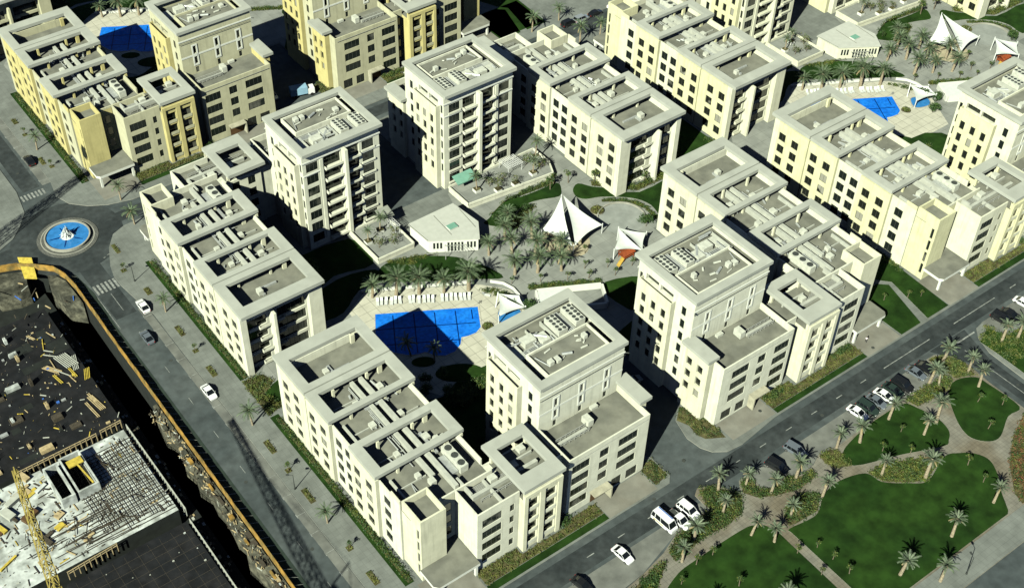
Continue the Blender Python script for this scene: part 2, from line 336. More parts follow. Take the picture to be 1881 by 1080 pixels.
# ------------------------------------------------------------------ buildings
WMESH = {}
def win_mesh(ax, w, h, style):
    """a pane with its frame; faces -X (ax 0) or -Y (ax 1); origin at the centre of the pane"""
    key = (ax, round(w, 2), round(h, 2), style)
    if key in WMESH: return WMESH[key]
    b = MB(); hw, hh = w/2, h/2; f = .06; pr = .05
    def bx(u0, u1, z0, z1, d0, d1, m):
        if ax == 0: b.box(d0, d1, u0, u1, z0, z1, m)
        else: b.box(u0, u1, d0, d1, z0, z1, m)
    bx(-hw, hw, -hh, hh, 0, .03, 0)
    bx(-hw, -hw+f, -hh, hh, -pr, -.002, 1); bx(hw-f, hw, -hh, hh, -pr, -.002, 1)
    bx(-hw+f, hw-f, -hh, -hh+f, -pr, -.002, 1); bx(-hw+f, hw-f, hh-f, hh, -pr, -.002, 1)
    n = max(1, round(w/1.15)) if style != 'slit' else 1
    for k in range(1, n):
        u = -hw+w*k/n; bx(u-.025, u+.025, -hh+f, hh-f, -pr+.01, -.003, 1)
    me = bpy.data.meshes.new('window')
    me.from_pydata(b.v, [], b.f); me.polygons.foreach_set('material_index', b.m)
    me.materials.append(M[{'balc': 'glassb', 'bay': 'glassl'}.get(style, 'glass')]); me.materials.append(M['wframe']); me.update()
    WMESH[key] = me; return me

class Cor:
    def __init__(s, B): s.B = B
    def box(s, *a):
        b = MB(); b.box(*a); b.build('cornice' if abs(a[1]-a[0]) > 2 else 'window_surround', ['trim'], s.B.root)
class Posts:
    def __init__(s, B, m): s.B, s.m = B, m
    def box(s, *a):
        b = MB(); b.box(*a); b.build('post', [s.m], s.B.root)
class Block:
    def __init__(s, X0, Y0, sx, sy, pal, label, name='apartment_block'):
        s.X0, s.Y0, s.sx, s.sy, s.pal = X0, Y0, sx, sy, pal
        s.root = thing(name, (X0+sx*26, Y0+sy*40, 0), label, 'apartment block', 'apartment blocks around the courtyards')
    def X(s, x): return s.X0+s.sx*x
    def Y(s, y): return s.Y0+s.sy*y
    def box(s, b, x0, x1, y0, y1, z0, z1, m=0, mt=None): b.box(s.X(x0), s.X(x1), s.Y(y0), s.Y(y1), z0, z1, m, mt)
    def window(s, ax, cx, cy, cz, w, h, style, name):
        o = bpy.data.objects.new(name, win_mesh(ax, w, h, style)); COL.objects.link(o); o.parent = s.root
        r = ORG[s.root.name]; o.location = (cx-r[0], cy-r[1], cz-r[2])
    def vol(s, b, x0, x1, y0, y1, z0, z1, fx=None, fy=None, m=0, roof=True):
        """volume with openings on the faces that look to world -X (fx) and -Y (fy); opening = (u0,u1,za,zb,style,depth,name) in local u"""
        Xa, Xb = sorted((s.X(x0), s.X(x1))); Ya, Yb = sorted((s.Y(y0), s.Y(y1)))
        b.poly([(Xb, Ya, z0), (Xb, Yb, z0), (Xb, Yb, z1), (Xb, Ya, z1)], m)
        b.poly([(Xb, Yb, z0), (Xa, Yb, z0), (Xa, Yb, z1), (Xb, Yb, z1)], m)
        if roof: b.poly([(Xa, Ya, z1), (Xb, Ya, z1), (Xb, Yb, z1), (Xa, Yb, z1)], m)
        s.face(b, 0, Xa, Ya, Yb, z0, z1, fx or [], m); s.face(b, 1, Ya, Xa, Xb, z0, z1, fy or [], m)
    def face(s, b, ax, c, ua, ub, z0, z1, ops, m=0):
        P = (lambda u, d, z: (c+d, u, z)) if ax == 0 else (lambda u, d, z: (u, c+d, z))
        H = []
        for o in ops:
            u0, u1 = (s.Y(o[0]), s.Y(o[1])) if ax == 0 else (s.X(o[0]), s.X(o[1]))
            if u0 > u1: u0, u1 = u1, u0
            H.append((u0, u1, o[2], o[3], o[4], o[5], o[6]))
        H = [h for h in H if h[0] > ua+.02 and h[1] < ub-.02]
        us = sorted({ua, ub, *[h[0] for h in H], *[h[1] for h in H]}); zs = sorted({z0, z1, *[h[2] for h in H], *[h[3] for h in H]})
        for i in range(len(us)-1):
            # merge vertical runs
            run = None
            for j in range(len(zs)-1):
                um, zm = (us[i]+us[i+1])/2, (zs[j]+zs[j+1])/2
                hole = any(h[0] < um < h[1] and h[2] < zm < h[3] for h in H)
                if not hole:
                    if run is None: run = zs[j]
                if (hole or j == len(zs)-2) and run is not None:
                    e = zs[j] if hole else zs[j+1]
                    b.poly([P(us[i], 0, run), P(us[i+1], 0, run), P(us[i+1], 0, e), P(us[i], 0, e)], m); run = None
        for u0, u1, za, zb, st, d, nm in H:
            b.poly([P(u0, 0, za), P(u1, 0, za), P(u1, d, za), P(u0, d, za)], m); b.poly([P(u0, 0, zb), P(u1, 0, zb), P(u1, d, zb), P(u0, d, zb)], m)
            b.poly([P(u0, 0, za), P(u0, d, za), P(u0, d, zb), P(u0, 0, zb)], m); b.poly([P(u1, 0, za), P(u1, d, za), P(u1, d, zb), P(u1, 0, zb)], m)
            q = P((u0+u1)/2, d, (za+zb)/2)
            s.window(ax, *q, u1-u0, zb-za, st, nm)

def WZ(k): return (1.88+3.4*k, 4.1+3.4*k)
def ring(B, b, x0, x1, y0, y1, hx0, hx1, hy0, hy1, z0, z1, m=0):
    B.box(b, x0, hx0, y0, y1, z0, z1, m); B.box(b, hx1, x1, y0, y1, z0, z1, m)
    B.box(b, hx0, hx1, y0, hy0, z0, z1, m); B.box(b, hx0, hx1, hy1, y1, z0, z1, m)
def par(B, b, x0, x1, y0, y1, z0, z1, t=.25, m=0, sides='xXyY'):
    if 'x' in sides: B.box(b, x0, x0+t, y0, y1, z0, z1, m)
    if 'X' in sides: B.box(b, x1-t, x1, y0, y1, z0, z1, m)
    a, c = (x0+t if 'x' in sides else x0), (x1-t if 'X' in sides else x1)
    if 'y' in sides: B.box(b, a, c, y0, y0+t, z0, z1, m)
    if 'Y' in sides: B.box(b, a, c, y1-t, y1, z0, z1, m)

def ac_unit(B, R, x, y, z, w, l, h, fans=(1, 1)):
    b = MB(); B.box(b, x, x+w, y, y+l, z+.15, z+h)
    for i in range(2): B.box(b, x+.1, x+w-.1, y+.1+i*(l-.4), y+.3+i*(l-.4), z, z+.148)
    o = b.build('ac_unit', ['acbox'], B.root)
    f = MB()
    for i in range(fans[0]):
        for j in range(fans[1]):
            f.cyl(B.X(x+w*(i+.5)/fans[0]), B.Y(y+l*(j+.5)/fans[1]), z+h, z+h+.05, min(w/fans[0], l/fans[1])*(.42 if fans[1] > 2 else .27), 12, 1, 0)
    f.build('fan', ['acdark', 'metal'], o)
    return o

def apartment(X0, Y0, sx, sy, pal, label, parts='wfpt', seed=1, z0=0):
    B = Block(X0, Y0, sx, sy, pal, label); R = random.Random(seed)
    WL, BY = 'wall'+pal, 'bay'+pal
    wall = MB()      # material 0 wall, 1 bay
    xf_out = sx > 0  # the wing's outer face looks to -X
    street = sy < 0  # the street face looks to -Y
    DECK, PAR = 15.0, 16.6
    cols = [4.2, 8.2, 14.2, 18.2, 22.7, 26.0, 30.2, 34.2, 39.2, 42.3]
    # ---- wing
    if 'w' in parts:
        def rows(cs, w=2.15, d=.15, ks=(0, 1, 2, 3)): return [(c-w/2, c+w/2, *WZ(k), 'win', d, 'window') for c in cs for k in ks]
        ws = rows([22.7, 26.0, 39.2, 42.3])
        endop = []
        if sy > 0:
            for k in range(4):
                z = 1.05+3.4*k
                endop += [(9.1, 15.8, z, z+2.6, 'balc', .35, 'balcony_window'), (1.6, 6.6, z, z+2.6, 'balc', .35, 'balcony_window')]
        B.vol(wall, .8, 18.7, 2.6, 43.38, 0, DECK, ws, endop); B.vol(wall, 6.63, 18.7, 43.38, 46.5, 0, DECK)
        par(B, wall, .8, 18.7, 2.6, 43.38, DECK, PAR, .3, 0, 'xXy'); B.box(wall, 6.63, 18.7, 46.2, 46.5, DECK, PAR)
        for (ya, yb), cc in (((1.1, 12.02), [4.2, 8.2]), ((12.36, 20.8), [14.2, 18.2]), ((27.95, 36.7), [30.2, 34.2])):
            op = [o[:4]+('bay', .2, 'window') for o in rows(cc, 2.1)]
            if xf_out: B.vol(wall, .06, .8, max(ya, 2.6), yb, 0, 16.9, op, m=1)
            else: B.vol(wall, 18.7, 19.3, max(ya, 2.6), yb, 0, 16.9, op, m=1)
            if xf_out: B.box(wall, 18.7, 19.25, max(ya, 2.6), yb, 0, 16.9, 1)
            else: B.box(wall, .06, .8, max(ya, 2.6), yb, 0, 16.9, 1)
        # end wall that rises to the roof frame, set back from the balconies
        B.box(wall, 1.5, 16.1, 2.62, 2.88, PAR, 17.0, 0)
        # corner piers of the end facade
        for xa, xb in ((.1, 1.5), (16.1, 19.2)): B.box(wall, xa, xb, 1.1, 2.6, 0, 17.0 if xb < 5 else 17.0, 0)
        if sy > 0:
            fin = MB(); B.box(fin, 7.2, 7.75, .1, 2.58, 0, 15.2); B.box(fin, 7.15, 7.8, 1.7, 2.58, 15.2, 17.0); fin.build('fin_wall', [WL], B.root)
            for k in range(4):
                z = .35+3.4*k
                bb = MB(); B.box(bb, 7.8, 10.4, 1.9, 2.02, z+.2, z+.8); B.box(bb, 7.8, 10.4, 2.03, 2.59, z+.0, z+.2)
                B.box(bb, 10.28, 10.4, 2.03, 2.59, z+.2, z+.8); bb.build('balcony', [WL], B.root)
                bb = MB(); B.box(bb, 4.6, 7.15, 1.9, 2.02, z+.2, z+.8); B.box(bb, 4.6, 7.15, 2.03, 2.59, z+.0, z+.2)
                B.box(bb, 4.6, 4.72, 2.03, 2.59, z+.2, z+.8); bb.build('balcony', [WL], B.root)
        # roof frames on posts
        for y0, y1, h0, h1 in ((0, 12.04, 2.85, 10.45), (12.34, 20.94, 13.75, 19.7), (27.86, 36.76, 29.4, 35.45)):
            b = MB(); ring(B, b, 0, 19.4, y0, y1, 2.05, 17.2, h0, h1, 17.35, 18.2); b.build('roof_frame', ['slab'], B.root)
            p = Posts(B, BY)
            for px in (5., 12.6):
                for py in ((h0+.3, y1-.5) if y0 else (y1-.5,)): B.box(p, px, px+.5, py-.45, py, DECK+.02, 17.35)
            for py in (y0+3.3 if y0 == 0 else y0+.9, y1-1.1): B.box(p, 1.12, 1.5, py, py+.5, PAR+.02, 17.35); B.box(p, 18., 18.38, py, py+.5, PAR+.02, 17.35); B.box(p, 15.6, 16.5, py-.1, py+.4, DECK+.02, 17.35)
        dk = MB(); B.box(dk, 1.12, 18.38, 2.93, 46.2, DECK+.004, DECK+.05); dk.build('roof_deck', ['roof'], B.root)
        bm = MB()
        for xa, hgt in ((9.3, 1.2), (11.3, 1.35)): B.box(bm, xa, xa+.75, 13.2, 45.5 if xa > 10 else 41, DECK+.05, DECK+hgt+.05)
        B.box(bm, 2.6, 3.0, 21.3, 27.6, DECK+.05, DECK+.9); B.box(bm, 2.6, 3.0, 37.2, 42.8, DECK+.05, DECK+.9)
        for yy in (16.8, 24.2, 32.4, 39.6): B.box(bm, 3.1, 8.9, yy, yy+.22, DECK+.05, DECK+.45); B.box(bm, 12.5, 17, yy+1, yy+1.2, DECK+.05, DECK+.5)
        bm.build('roof_wall', ['beam'], B.root)
        pp = MB()
        for k in range(9):
            x = 8.3+R.uniform(-.3, .3)+(k % 3)*.33; y0 = R.uniform(13.5, 30)
            pp.bar((B.X(x), B.Y(y0), DECK+.45), (B.X(x), B.Y(y0+R.uniform(4, 11)), DECK+.45), .1, 0, 6)
        for k in range(7):
            y = R.uniform(14, 42); pp.bar((B.X(8.2), B.Y(y), DECK+.7), (B.X(13.5), B.Y(y), DECK+.7), .12, 0, 6)
        for k in range(12):
            x, y = R.uniform(5.5, 8.6), R.choice((R.uniform(14, 19.4), R.uniform(22, 27), R.uniform(29.6, 35), R.uniform(37.5, 42))); l = R.uniform(.6, 2.2)
            pp.bar((B.X(x), B.Y(y), DECK+.35), (B.X(x+R.uniform(-.6, .9)), B.Y(y+l), DECK+.35), R.uniform(.1, .28), 0, 5)
        for k in range(8):
            x, y = R.uniform(12.6, 15.8), R.choice((R.uniform(14, 19.4), R.uniform(29.6, 35))); l = R.uniform(.6, 2.2)
            pp.bar((B.X(x), B.Y(y), DECK+.4), (B.X(x+R.uniform(-.6, 1.4)), B.Y(y+l), DECK+.4), R.uniform(.15, .35), 0, 6)
        pp.build('roof_pipes', ['metal'], B.root)
        for (x, y) in ((7.2, 6.8), (6.9, 17.4), (13.3, 16.8), (6.6, 23.6), (13.1, 24.6), (6.8, 32.2), (13.4, 31.4), (14.6, 33.2), (6.7, 39), (8.0, 41.5)):
            ac_unit(B, R, x+R.uniform(-.3, .3), y+R.uniform(-.4, .4), DECK+.05, R.uniform(.9, 1.3), R.uniform(1., 1.6), R.uniform(.8, 1.3), (0, 0))
        ac_unit(B, R, 14.2, 36.9, DECK+.05, 1.7, 6.2, 1.9, (1, 3))
        d = MB(); B.box(d, 12.6, 14.1, 38, 42.6, DECK+.05, DECK+.8); B.box(d, 13.1, 13.7, 31, 36.8, DECK+.3, DECK+.8); B.box(d, 8.2, 12.4, 8.0, 8.5, DECK+.05, DECK+.5); B.box(d, 8.2, 8.8, 6.2, 8, DECK+.05, DECK+.5); d.build('duct', ['metal'], B.root)
        # turret with the entrance canopy
        slit = [(48.0, 48.7, 1.6+3.4*k, 4.4+3.4*k, 'slit', .25, 'stair_window') for k in range(4)] if xf_out else []
        tur = MB(); B.vol(tur, 1.2, 6.6, 43.4, 49.3, 0, 15.9, slit if xf_out else [], [], 0)
        par(B, tur, 1.2, 6.6, 43.4, 49.3, 15.9, 17.6, .35, 0)
        B.box(tur, .82, 1.08, 40.5, 43.37, PAR, 17.6, 0)
        tur.build('stair_turret', [BY], B.root)
        td = MB(); B.box(td, 1.56, 6.24, 43.76, 48.94, 15.904, 15.95); td.build('roof_deck', ['roof'], B.root)
        cn = MB(); cn.prism([(B.X(x), B.Y(y)) for x, y in ((.7, 49.35), (6.65, 49.35), (6.65, 46.6), (10.4, 46.6), (10.4, 54.4), (1.4, 54.4), (.7, 53.6))], 3.3, 4.0, 1, 0, True)
        for x, y in ((1.4, 53.4), (9.6, 53.6)): B.box(cn, x, x+.5, y, y+.5, 0, 3.3, 1)
        cn.build('entrance_canopy', ['roof', 'trim'], B.root)
        if street: # glazed entrance recess seen over the canopy
            rc = MB(); B.face(rc, 1, B.Y(46.6), *sorted((B.X(6.7), B.X(10.4))), 0, 16.2, [(8.2, 9.6, *WZ(k), 'win', .07, 'window') for k in (1, 2, 3)])
            rc.build('entrance_wall', [BY], B.root)
    # ---- street front with the pavilion
    if 'f' in parts:
        fo = []; po = []; ro = []
        if street:
            for k in range(4):
                fo += [(11.6, 15.9, *WZ(k), 'win', .16, 'window'), (17.7, 18.7, WZ(k)[0]+.1, WZ(k)[1]-.2, 'win', .15, 'window')]
                po += [(20.7, 23.2, 1.5+3.4*k, 4.1+3.4*k, 'balc', .5, 'balcony_window'), (24.6, 27.3, 1.5+3.4*k, 4.1+3.4*k, 'balc', .5, 'balcony_window')]
                ro += [(28.9, 29.9, *WZ(k), 'win', .15, 'window')]
        else:
            for k in range(4): po += [(21, 22.9, *WZ(k), 'win', .15, 'window'), (25, 26.9, *WZ(k), 'win', .15, 'window')]
        B.vol(wall, 10.5, 19.8, 46.5, 53.3, 0, DECK, [], fo if street else [])
        par(B, wall, 10.5, 19.8, 46.5, 53.3, DECK, PAR, .3, 0, 'xY')
        B.vol(wall, 18.7, 28.4, 43.6, 46.5, 0, DECK, [], po if not street else [])
        B.vol(wall, 19.8, 28.4, 46.5, 54.6, 0, DECK, [], po if street else [], 1)
        par(B, wall, 19.8, 28.4, 44, 54.6, DECK, PAR, .3, 1, 'Y')
        B.vol(wall, 28.4, 31.2, 44, 51.2, 0, DECK, [], ro)
        par(B, wall, 28.4, 31.2, 44, 51.2, DECK, PAR, .3, 0, 'Y')
        dk = MB(); B.box(dk, 10.82, 19.8, 46.52, 52.98, DECK+.004, DECK+.05); B.box(dk, 19.82, 31.2, 44.05, 51.1, DECK+.004, DECK+.05); B.box(dk, 19.82, 28.3, 51.12, 54.28, DECK+.004, DECK+.05); dk.build('roof_deck', ['roof'], B.root)
        b = MB(); ring(B, b, 19.6, 29.0, 41.9, 54.9, 21.4, 27.3, 44.2, 51.5, 17.35, 18.2); b.build('roof_frame', ['slab'], B.root)
        p = Posts(B, BY)
        for x, y in ((20.1, 43.8), (27.9, 43.8), (27.9, 53.9), (20.1, 53.9)): B.box(p, x, x+.6, y, y+.6, DECK+.05, 17.35)
        B.box(p, 20.1, 28.4, 54.0, 54.28, 16.62, 17.35) if street else None
        bm = MB(); B.box(bm, 12.5, 27, 48.6, 49.3, DECK+.05, DECK+1.0); B.box(bm, 21.5, 27.6, 46.4, 46.7, DECK+.05, DECK+.8); B.box(bm, 16.2, 16.6, 46.8, 53, DECK+.05, DECK+.9)
        B.box(bm, 12.5, 12.9, 44, 48.6, DECK+.05, DECK+1.3); bm.build('roof_wall', ['beam'], B.root)
        ac_unit(B, R, 17.2, 46.9, DECK+.05, 1.5, 1.3, 1.2, (0, 0)); ac_unit(B, R, 22.3, 47, DECK+.05, 1.2, 1.2, 1.2, (0, 0)); ac_unit(B, R, 25.6, 44.4, DECK+.05, 1.4, 1.3, 1.1, (0, 0))
        pp = MB()
        for k in range(8): x = 13.5+k*1.8; pp.bar((B.X(x), B.Y(50.4), DECK+.05), (B.X(x), B.Y(50.4), DECK+1.1), .06)
        pp.bar((B.X(13.3), B.Y(50.4), DECK+1.1), (B.X(26.8), B.Y(50.4), DECK+1.1), .07); pp.bar((B.X(13.3), B.Y(50.4), DECK+.6), (B.X(26.8), B.Y(50.4), DECK+.6), .05)
        for k in range(6): pp.bar((B.X(13), B.Y(47+k*.25), DECK+.3), (B.X(19+k*.8), B.Y(47+k*.25), DECK+.3), .07, 0, 5)
        pp.build('roof_railing', ['rail'], B.root)
        if street:   # pilaster frame round the two balcony stacks, and parapets
            pf = MB()
            for xa, xb in ((19.78, 20.6), (23.35, 24.45), (27.45, 28.42)): B.box(pf, xa, xb, 54.62, 54.95, 0, 15.6)
            B.box(pf, 19.78, 28.42, 54.62, 54.98, 15.62, 16.5); pf.build('pilaster', [BY], B.root)
            for k in range(4):
                for xa, xb in ((20.7, 23.2), (24.6, 27.3)):
                    bb = MB(); B.box(bb, xa, xb, 54.62, 54.72, 1.2+3.4*k, 2.0+3.4*k); bb.build('balcony', [WL], B.root)
    # ---- podium
    if 'p' in parts:
        po = []
        if street:
            for k in range(4): po.append((32, 36.2, *WZ(k), 'win', .16, 'window'))
            for k in (1, 2, 3): po += [(38.6, 40.8, *WZ(k), 'win', .16, 'window'), (43.2, 47.9, *WZ(k), 'win', .16, 'window')]
            po += [(42.4, 44.9, .5, 3.1, 'win', .15, 'garage_window'), (46.1, 48.9, .5, 3.1, 'win', .15, 'garage_window')]
        eo = []
        if sx < 0:
            eo = [(c-.75, c+.75, *WZ(k), 'bay', .42, 'window') for c in (45.4, 48.4) for k in (1, 2, 3)]
        B.vol(wall, 31.2, 50.6, 44.05, 53.3, 0, DECK, [(51.6, 52.4, *WZ(k), 'win', .15, 'window') for k in (1, 2, 3)] if False else [], po)
        B.vol(wall, 50.6, 52.0, 44.05, 50.6, 0, 16.9, eo, [], 1)
        par(B, wall, 31.2, 50.6, 44.05, 53.3, DECK, PAR, .3, 0, 'xY'); B.box(wall, 50.3, 50.6, 50.6, 53.0, DECK, PAR, 0)
        B.box(wall, 50.3, 50.6, 44.05, 50.6, DECK, 16.9, 1)
        dk = MB(); B.box(dk, 31.52, 50.28, 44.1, 52.98, DECK+.004, DECK+.05); dk.build('roof_deck', ['roof'], B.root)
        b = MB(); B.box(b, 49.9, 52.9, 43.5, 51.1, 17.35, 18.1); b.build('roof_slab', ['slab'], B.root)
        p = Posts(B, BY); B.box(p, 50.3, 50.8, 44.3, 44.8, 16.92, 17.35); B.box(p, 50.3, 50.8, 49.8, 50.3, 16.92, 17.35); B.box(p, 51.4, 51.9, 47, 47.5, 16.92, 17.35)
        rr = MB()
        for yy in (47.6, 48.9):
            rr.bar((B.X(32.5), B.Y(yy), DECK+1.1), (B.X(39.5), B.Y(yy), DECK+1.1), .07); rr.bar((B.X(32.5), B.Y(yy), DECK+.6), (B.X(39.5), B.Y(yy), DECK+.6), .05)
            for k in range(7): x = 32.6+k*1.14; rr.bar((B.X(x), B.Y(yy), DECK+.05), (B.X(x), B.Y(yy), DECK+1.15), .05)
        rr.bar((B.X(32), B.Y(53.45), PAR-1.0), (B.X(50), B.Y(53.45), PAR-1.0), .05)
        rr.build('roof_railing', ['rail'], B.root)
        ac_unit(B, R, 39.8, 46.2, DECK+.05, 1.3, 2.0, 1.7, (0, 0)); ac_unit(B, R, 43, 44.6, DECK+.05, 1.6, .8, .8, (0, 0))
        bm = MB(); B.box(bm, 32.4, 39.4, 48, 48.5, DECK+.05, DECK+.7); bm.build('roof_wall', ['beam'], B.root)
        if street:
            e = MB(); B.box(e, 37.2, 40.9, 53.31, 53.4, .1, 3.2, 1); B.box(e, 36.9, 41.3, 53.32, 55.0, 3.25, 3.5, 0); B.box(e, 41.0, 41.3, 53.42, 55, 0, 3.25, 0); e.build('entrance', ['terr', 'brown'], B.root)
    # ---- tower
    if 't' in parts:
        fx = []
        for k in range(1, 7):
            za, zb = WZ(k)
            fx += [(40.7, 41.9, za, zb, 'win', .15, 'window'), (28.4, 29.15, za, zb, 'win', .15, 'window')]
        fx += [(30.2, 33.9, 23.7, 25.3, 'balc', .8, 'loggia_window'), (34.4, 38.1, 23.7, 25.3, 'balc', .8, 'loggia_window')]
        bx = [(c-.65, c+.65, *WZ(k), 'bay', .25, 'window') for c in (31.2, 34.1, 37.0) for k in range(1, 6)]
        fy = []
        if street:
            for xa in (34.6, 40.7, 46.8):
                fy += [(xa, xa+.85, 20.9, 23.0, 'slit', .15, 'narrow_window'), (xa, xa+.85, 17.9, 19.9, 'slit', .15, 'narrow_window'), (xa, xa+.85, 15.3, 16.9, 'slit', .15, 'narrow_window')]
        else:
            for k in range(7):
                za, zb = WZ(k)
                fy += [(32.1, 35.1, za-.15, zb, 'win', .16, 'window'), (46.6, 49.7, za-.15, zb, 'win', .16, 'window')]
                fy += [(36.6, 41.0, za-.6, zb+.25, 'balc', .5, 'balcony_window'), (42.2, 45.8, za-.6, zb+.25, 'balc', .5, 'balcony_window')]
        B.vol(wall, 31.2, 51.2, 27.9, 44.05, 0, 25.6, fx, fy)
        par(B, wall, 31.2, 51.2, 27.9, 44.05, 25.6, 26.95, .3, 0)
        # bays on both sides
        if xf_out: B.vol(wall, 30.0, 31.2, 29.4, 38.9, 0, 23.4, bx, [], 1); par(B, wall, 30.0, 31.2, 29.4, 38.9, 23.4, 24.1, .2, 1, 'xyY'); B.box(wall, 51.2, 52.0, 29.4, 38.9, 0, 23.4, 1)
        else: B.vol(wall, 51.2, 52.4, 29.4, 38.9, 0, 23.4, bx, [], 1); par(B, wall, 51.2, 52.4, 29.4, 38.9, 23.4, 24.1, .2, 1, 'XyY'); B.box(wall, 30.35, 31.2, 29.4, 38.9, 0, 23.4, 1)
        cn = Cor(B)   # cornice bands
        B.box(cn, 31.0, 51.4, 44.06, 44.2, 25.0, 25.35); B.box(cn, 31.0, 51.4, 27.7, 27.88, 24.95, 25.3)
        if street:
            B.box(cn, 31.2, 51.2, 44.06, 44.14, 20.15, 20.6)
            for xa in (34.6, 40.7, 46.8):
                B.box(cn, xa-.35, xa-.02, 44.06, 44.2, 17.4, 23.4); B.box(cn, xa+.87, xa+1.2, 44.06, 44.2, 17.4, 23.4); B.box(cn, xa-.02, xa+.87, 44.06, 44.2, 23.02, 23.4); B.box(cn, xa-.02, xa+.87, 44.06, 44.2, 17.4, 17.88); B.box(cn, xa-.02, xa+.87, 44.16, 44.24, 20.0, 20.8)
        else:
            B.box(cn, 31.2, 35.8, 27.7, 27.89, 21.45, 21.75); B.box(cn, 46.1, 51.2, 27.7, 27.89, 21.45, 21.75)
        if not street:
            fn = MB(); B.box(fn, 41.2, 41.95, 26.2, 27.89, 0, 25.4); B.box(fn, 35.5, 36.3, 27.6, 27.89, 2, 24.6); fn.build('fin_wall', [WL], B.root)
            for k in range(7):
                z = 1.35+3.4*k-.3
                for xa, xb in ((36.6, 41.15), (42.0, 45.8)):
                    bb = MB(); B.box(bb, xa, xb, 26.9, 27.02, z+.2, z+.75); B.box(bb, xa, xb, 27.03, 27.89, z, z+.2)
                    xo = xa if xa < 40 else xb-.15
                    B.box(bb, xo, xo+.15, 27.03, 27.89, z+.2, z+.75); bb.build('balcony', [WL], B.root)
                bb = MB(); B.box(bb, 46.4, 49.9, 27.6, 27.89, z+.35, z+.8); bb.build('balcony', [WL], B.root)
        dk = MB(); B.box(dk, 31.52, 50.88, 28.22, 43.73, 25.604, 25.65); dk.build('roof_deck', ['roof'], B.root)
        b = MB(); ring(B, b, 30.86, 51.57, 26.66, 44.54, 32.4, 49.95, 28.9, 42.75, 27.4, 28.2); b.build('roof_frame', ['slab'], B.root)
        p = Posts(B, BY)
        for x in (31.3, 37, 43, 50.6):
            for y in (28.0, 43.4): B.box(p, x, x+.5, y, y+.5, 26.97, 27.4)
        for y in (33, 38): B.box(p, 31.3, 31.8, y, y+.5, 26.97, 27.4); B.box(p, 50.6, 51.1, y, y+.5, 26.97, 27.4)
        ph = MB(); B.box(ph, 34.4, 48.9, 35.6, 42.3, 25.66, 27.0); par(B, ph, 34.4, 48.9, 35.6, 42.3, 27.0, 27.55, .3); ph.build('penthouse', [WL], B.root)
        pd = MB(); B.box(pd, 34.72, 48.58, 35.92, 41.98, 27.004, 27.04); pd.build('roof_deck', ['roof'], B.root)
        for (x, y, w, l) in ((42.9, 30.2, 2.1, 4.6), (47.2, 29.8, 2.2, 4.8)):
            o = ac_unit(B, R, x, y, 25.9, w, l, 1.9, (2, 5)); o.name = 'chiller'
        ac_unit(B, R, 36.2, 31.2, 25.66, 2.6, 2.0, 1.5, (0, 0)); ac_unit(B, R, 33.1, 30.6, 25.66, 2.0, 4.6, .7, (0, 0)); ac_unit(B, R, 39.4, 32.0, 25.66, 1.9, 2.4, 1.2, (0, 0))
        for x, y in ((36.4, 39.3), (38.0, 39.2), (45.8, 37.6)): ac_unit(B, R, x, y, 27.05, R.uniform(.8, 1.3), R.uniform(.9, 1.4), R.uniform(.8, 1.3), (0, 0))
        pp = MB()
        for k in range(4): pp.bar((B.X(45.3+k*.4), B.Y(29.4), 26.6), (B.X(45.3+k*.4), B.Y(35.2), 26.6), .13, 0, 6)
        for k in range(4): pp.bar((B.X(33.4), B.Y(35.0-k*.35), 26.3), (B.X(45.2), B.Y(35.0-k*.35), 26.3), .11, 0, 6)
        pp.bar((B.X(40), B.Y(39.2), 27.4), (B.X(41.8), B.Y(40), 27.4), .3, 0, 8); pp.bar((B.X(35.4), B.Y(37), 27.3), (B.X(36.4), B.Y(40.4), 27.3), .12, 0, 6)
        for k in range(10):
            x, y = R.uniform(33.5, 42), R.uniform(29.6, 34.6); a = R.choice((0, 1)); l = R.uniform(1, 3.6); zz = R.uniform(26, 26.9)
            pp.bar((B.X(x), B.Y(y), zz), (B.X(x+l*(1-a)), B.Y(min(35.2, y+l*a)), zz), R.uniform(.1, .28), 0, 6)
        pp.bar((B.X(38.5), B.Y(31), 26.5), (B.X(41), B.Y(33.5), 26.6), .4, 0, 8)
        pp.build('roof_pipes', ['metal'], B.root)
        rw = MB()
        for (xa, xb, ya, yb, hh) in ((33.0, 42.2, 35.25, 35.5, .9), (42.3, 42.5, 29.6, 35.2, 1.1), (45.4, 46.9, 29.6, 29.8, .8), (46.75, 46.95, 29.9, 35.2, 1.0), (33.0, 33.2, 29.4, 35.2, .8), (35.5, 38.8, 33.6, 33.75, .7), (38.9, 39.05, 29.5, 33.7, .7)): B.box(rw, xa, xb, ya, yb, 25.66, 25.66+hh)
        rw.build('roof_wall', ['beam'], B.root)
        dd = MB()
        for k in range(7): x, y = R.uniform(36, 47), R.uniform(36.4, 41); dd.bar((B.X(x), B.Y(y), 27.3), (B.X(x+R.uniform(.4, 1.6)), B.Y(y+R.uniform(-.6, .6)), 27.3), R.uniform(.1, .25), 0, 5)
        dd.build('duct', ['acbox'], B.root)
        lp = MB(); lp.bar((B.X(51.3), B.Y(44.3), 25.2), (B.X(51.8), B.Y(44.8), 25.2), .12, 0, 6); lp.bar((B.X(31), B.Y(44.35), 24.6), (B.X(51.3), B.Y(44.35), 24.6), .05, 0, 4); lp.build('cable', ['acdark'], B.root)
    wall.build('wall', [WL, BY], B.root)
    return B
CR, OC, YE = '_cream', '_ochre', '_yellow'
AP = 'apartment block '
apartment(70.26, 162.39, 1, -1, CR, 'cream block on the street corner nearest the viewer, tower in front of the blue pool', seed=1)
apartment(70.26, 174.82, 1, 1, CR, 'cream block beside the roundabout fountain, balconied tower left of the clubhouse', seed=2)
apartment(190.55, 174.82, -1, 1, CR, 'cream block whose balconied tower stands behind the clubhouse and large white sails', seed=3)
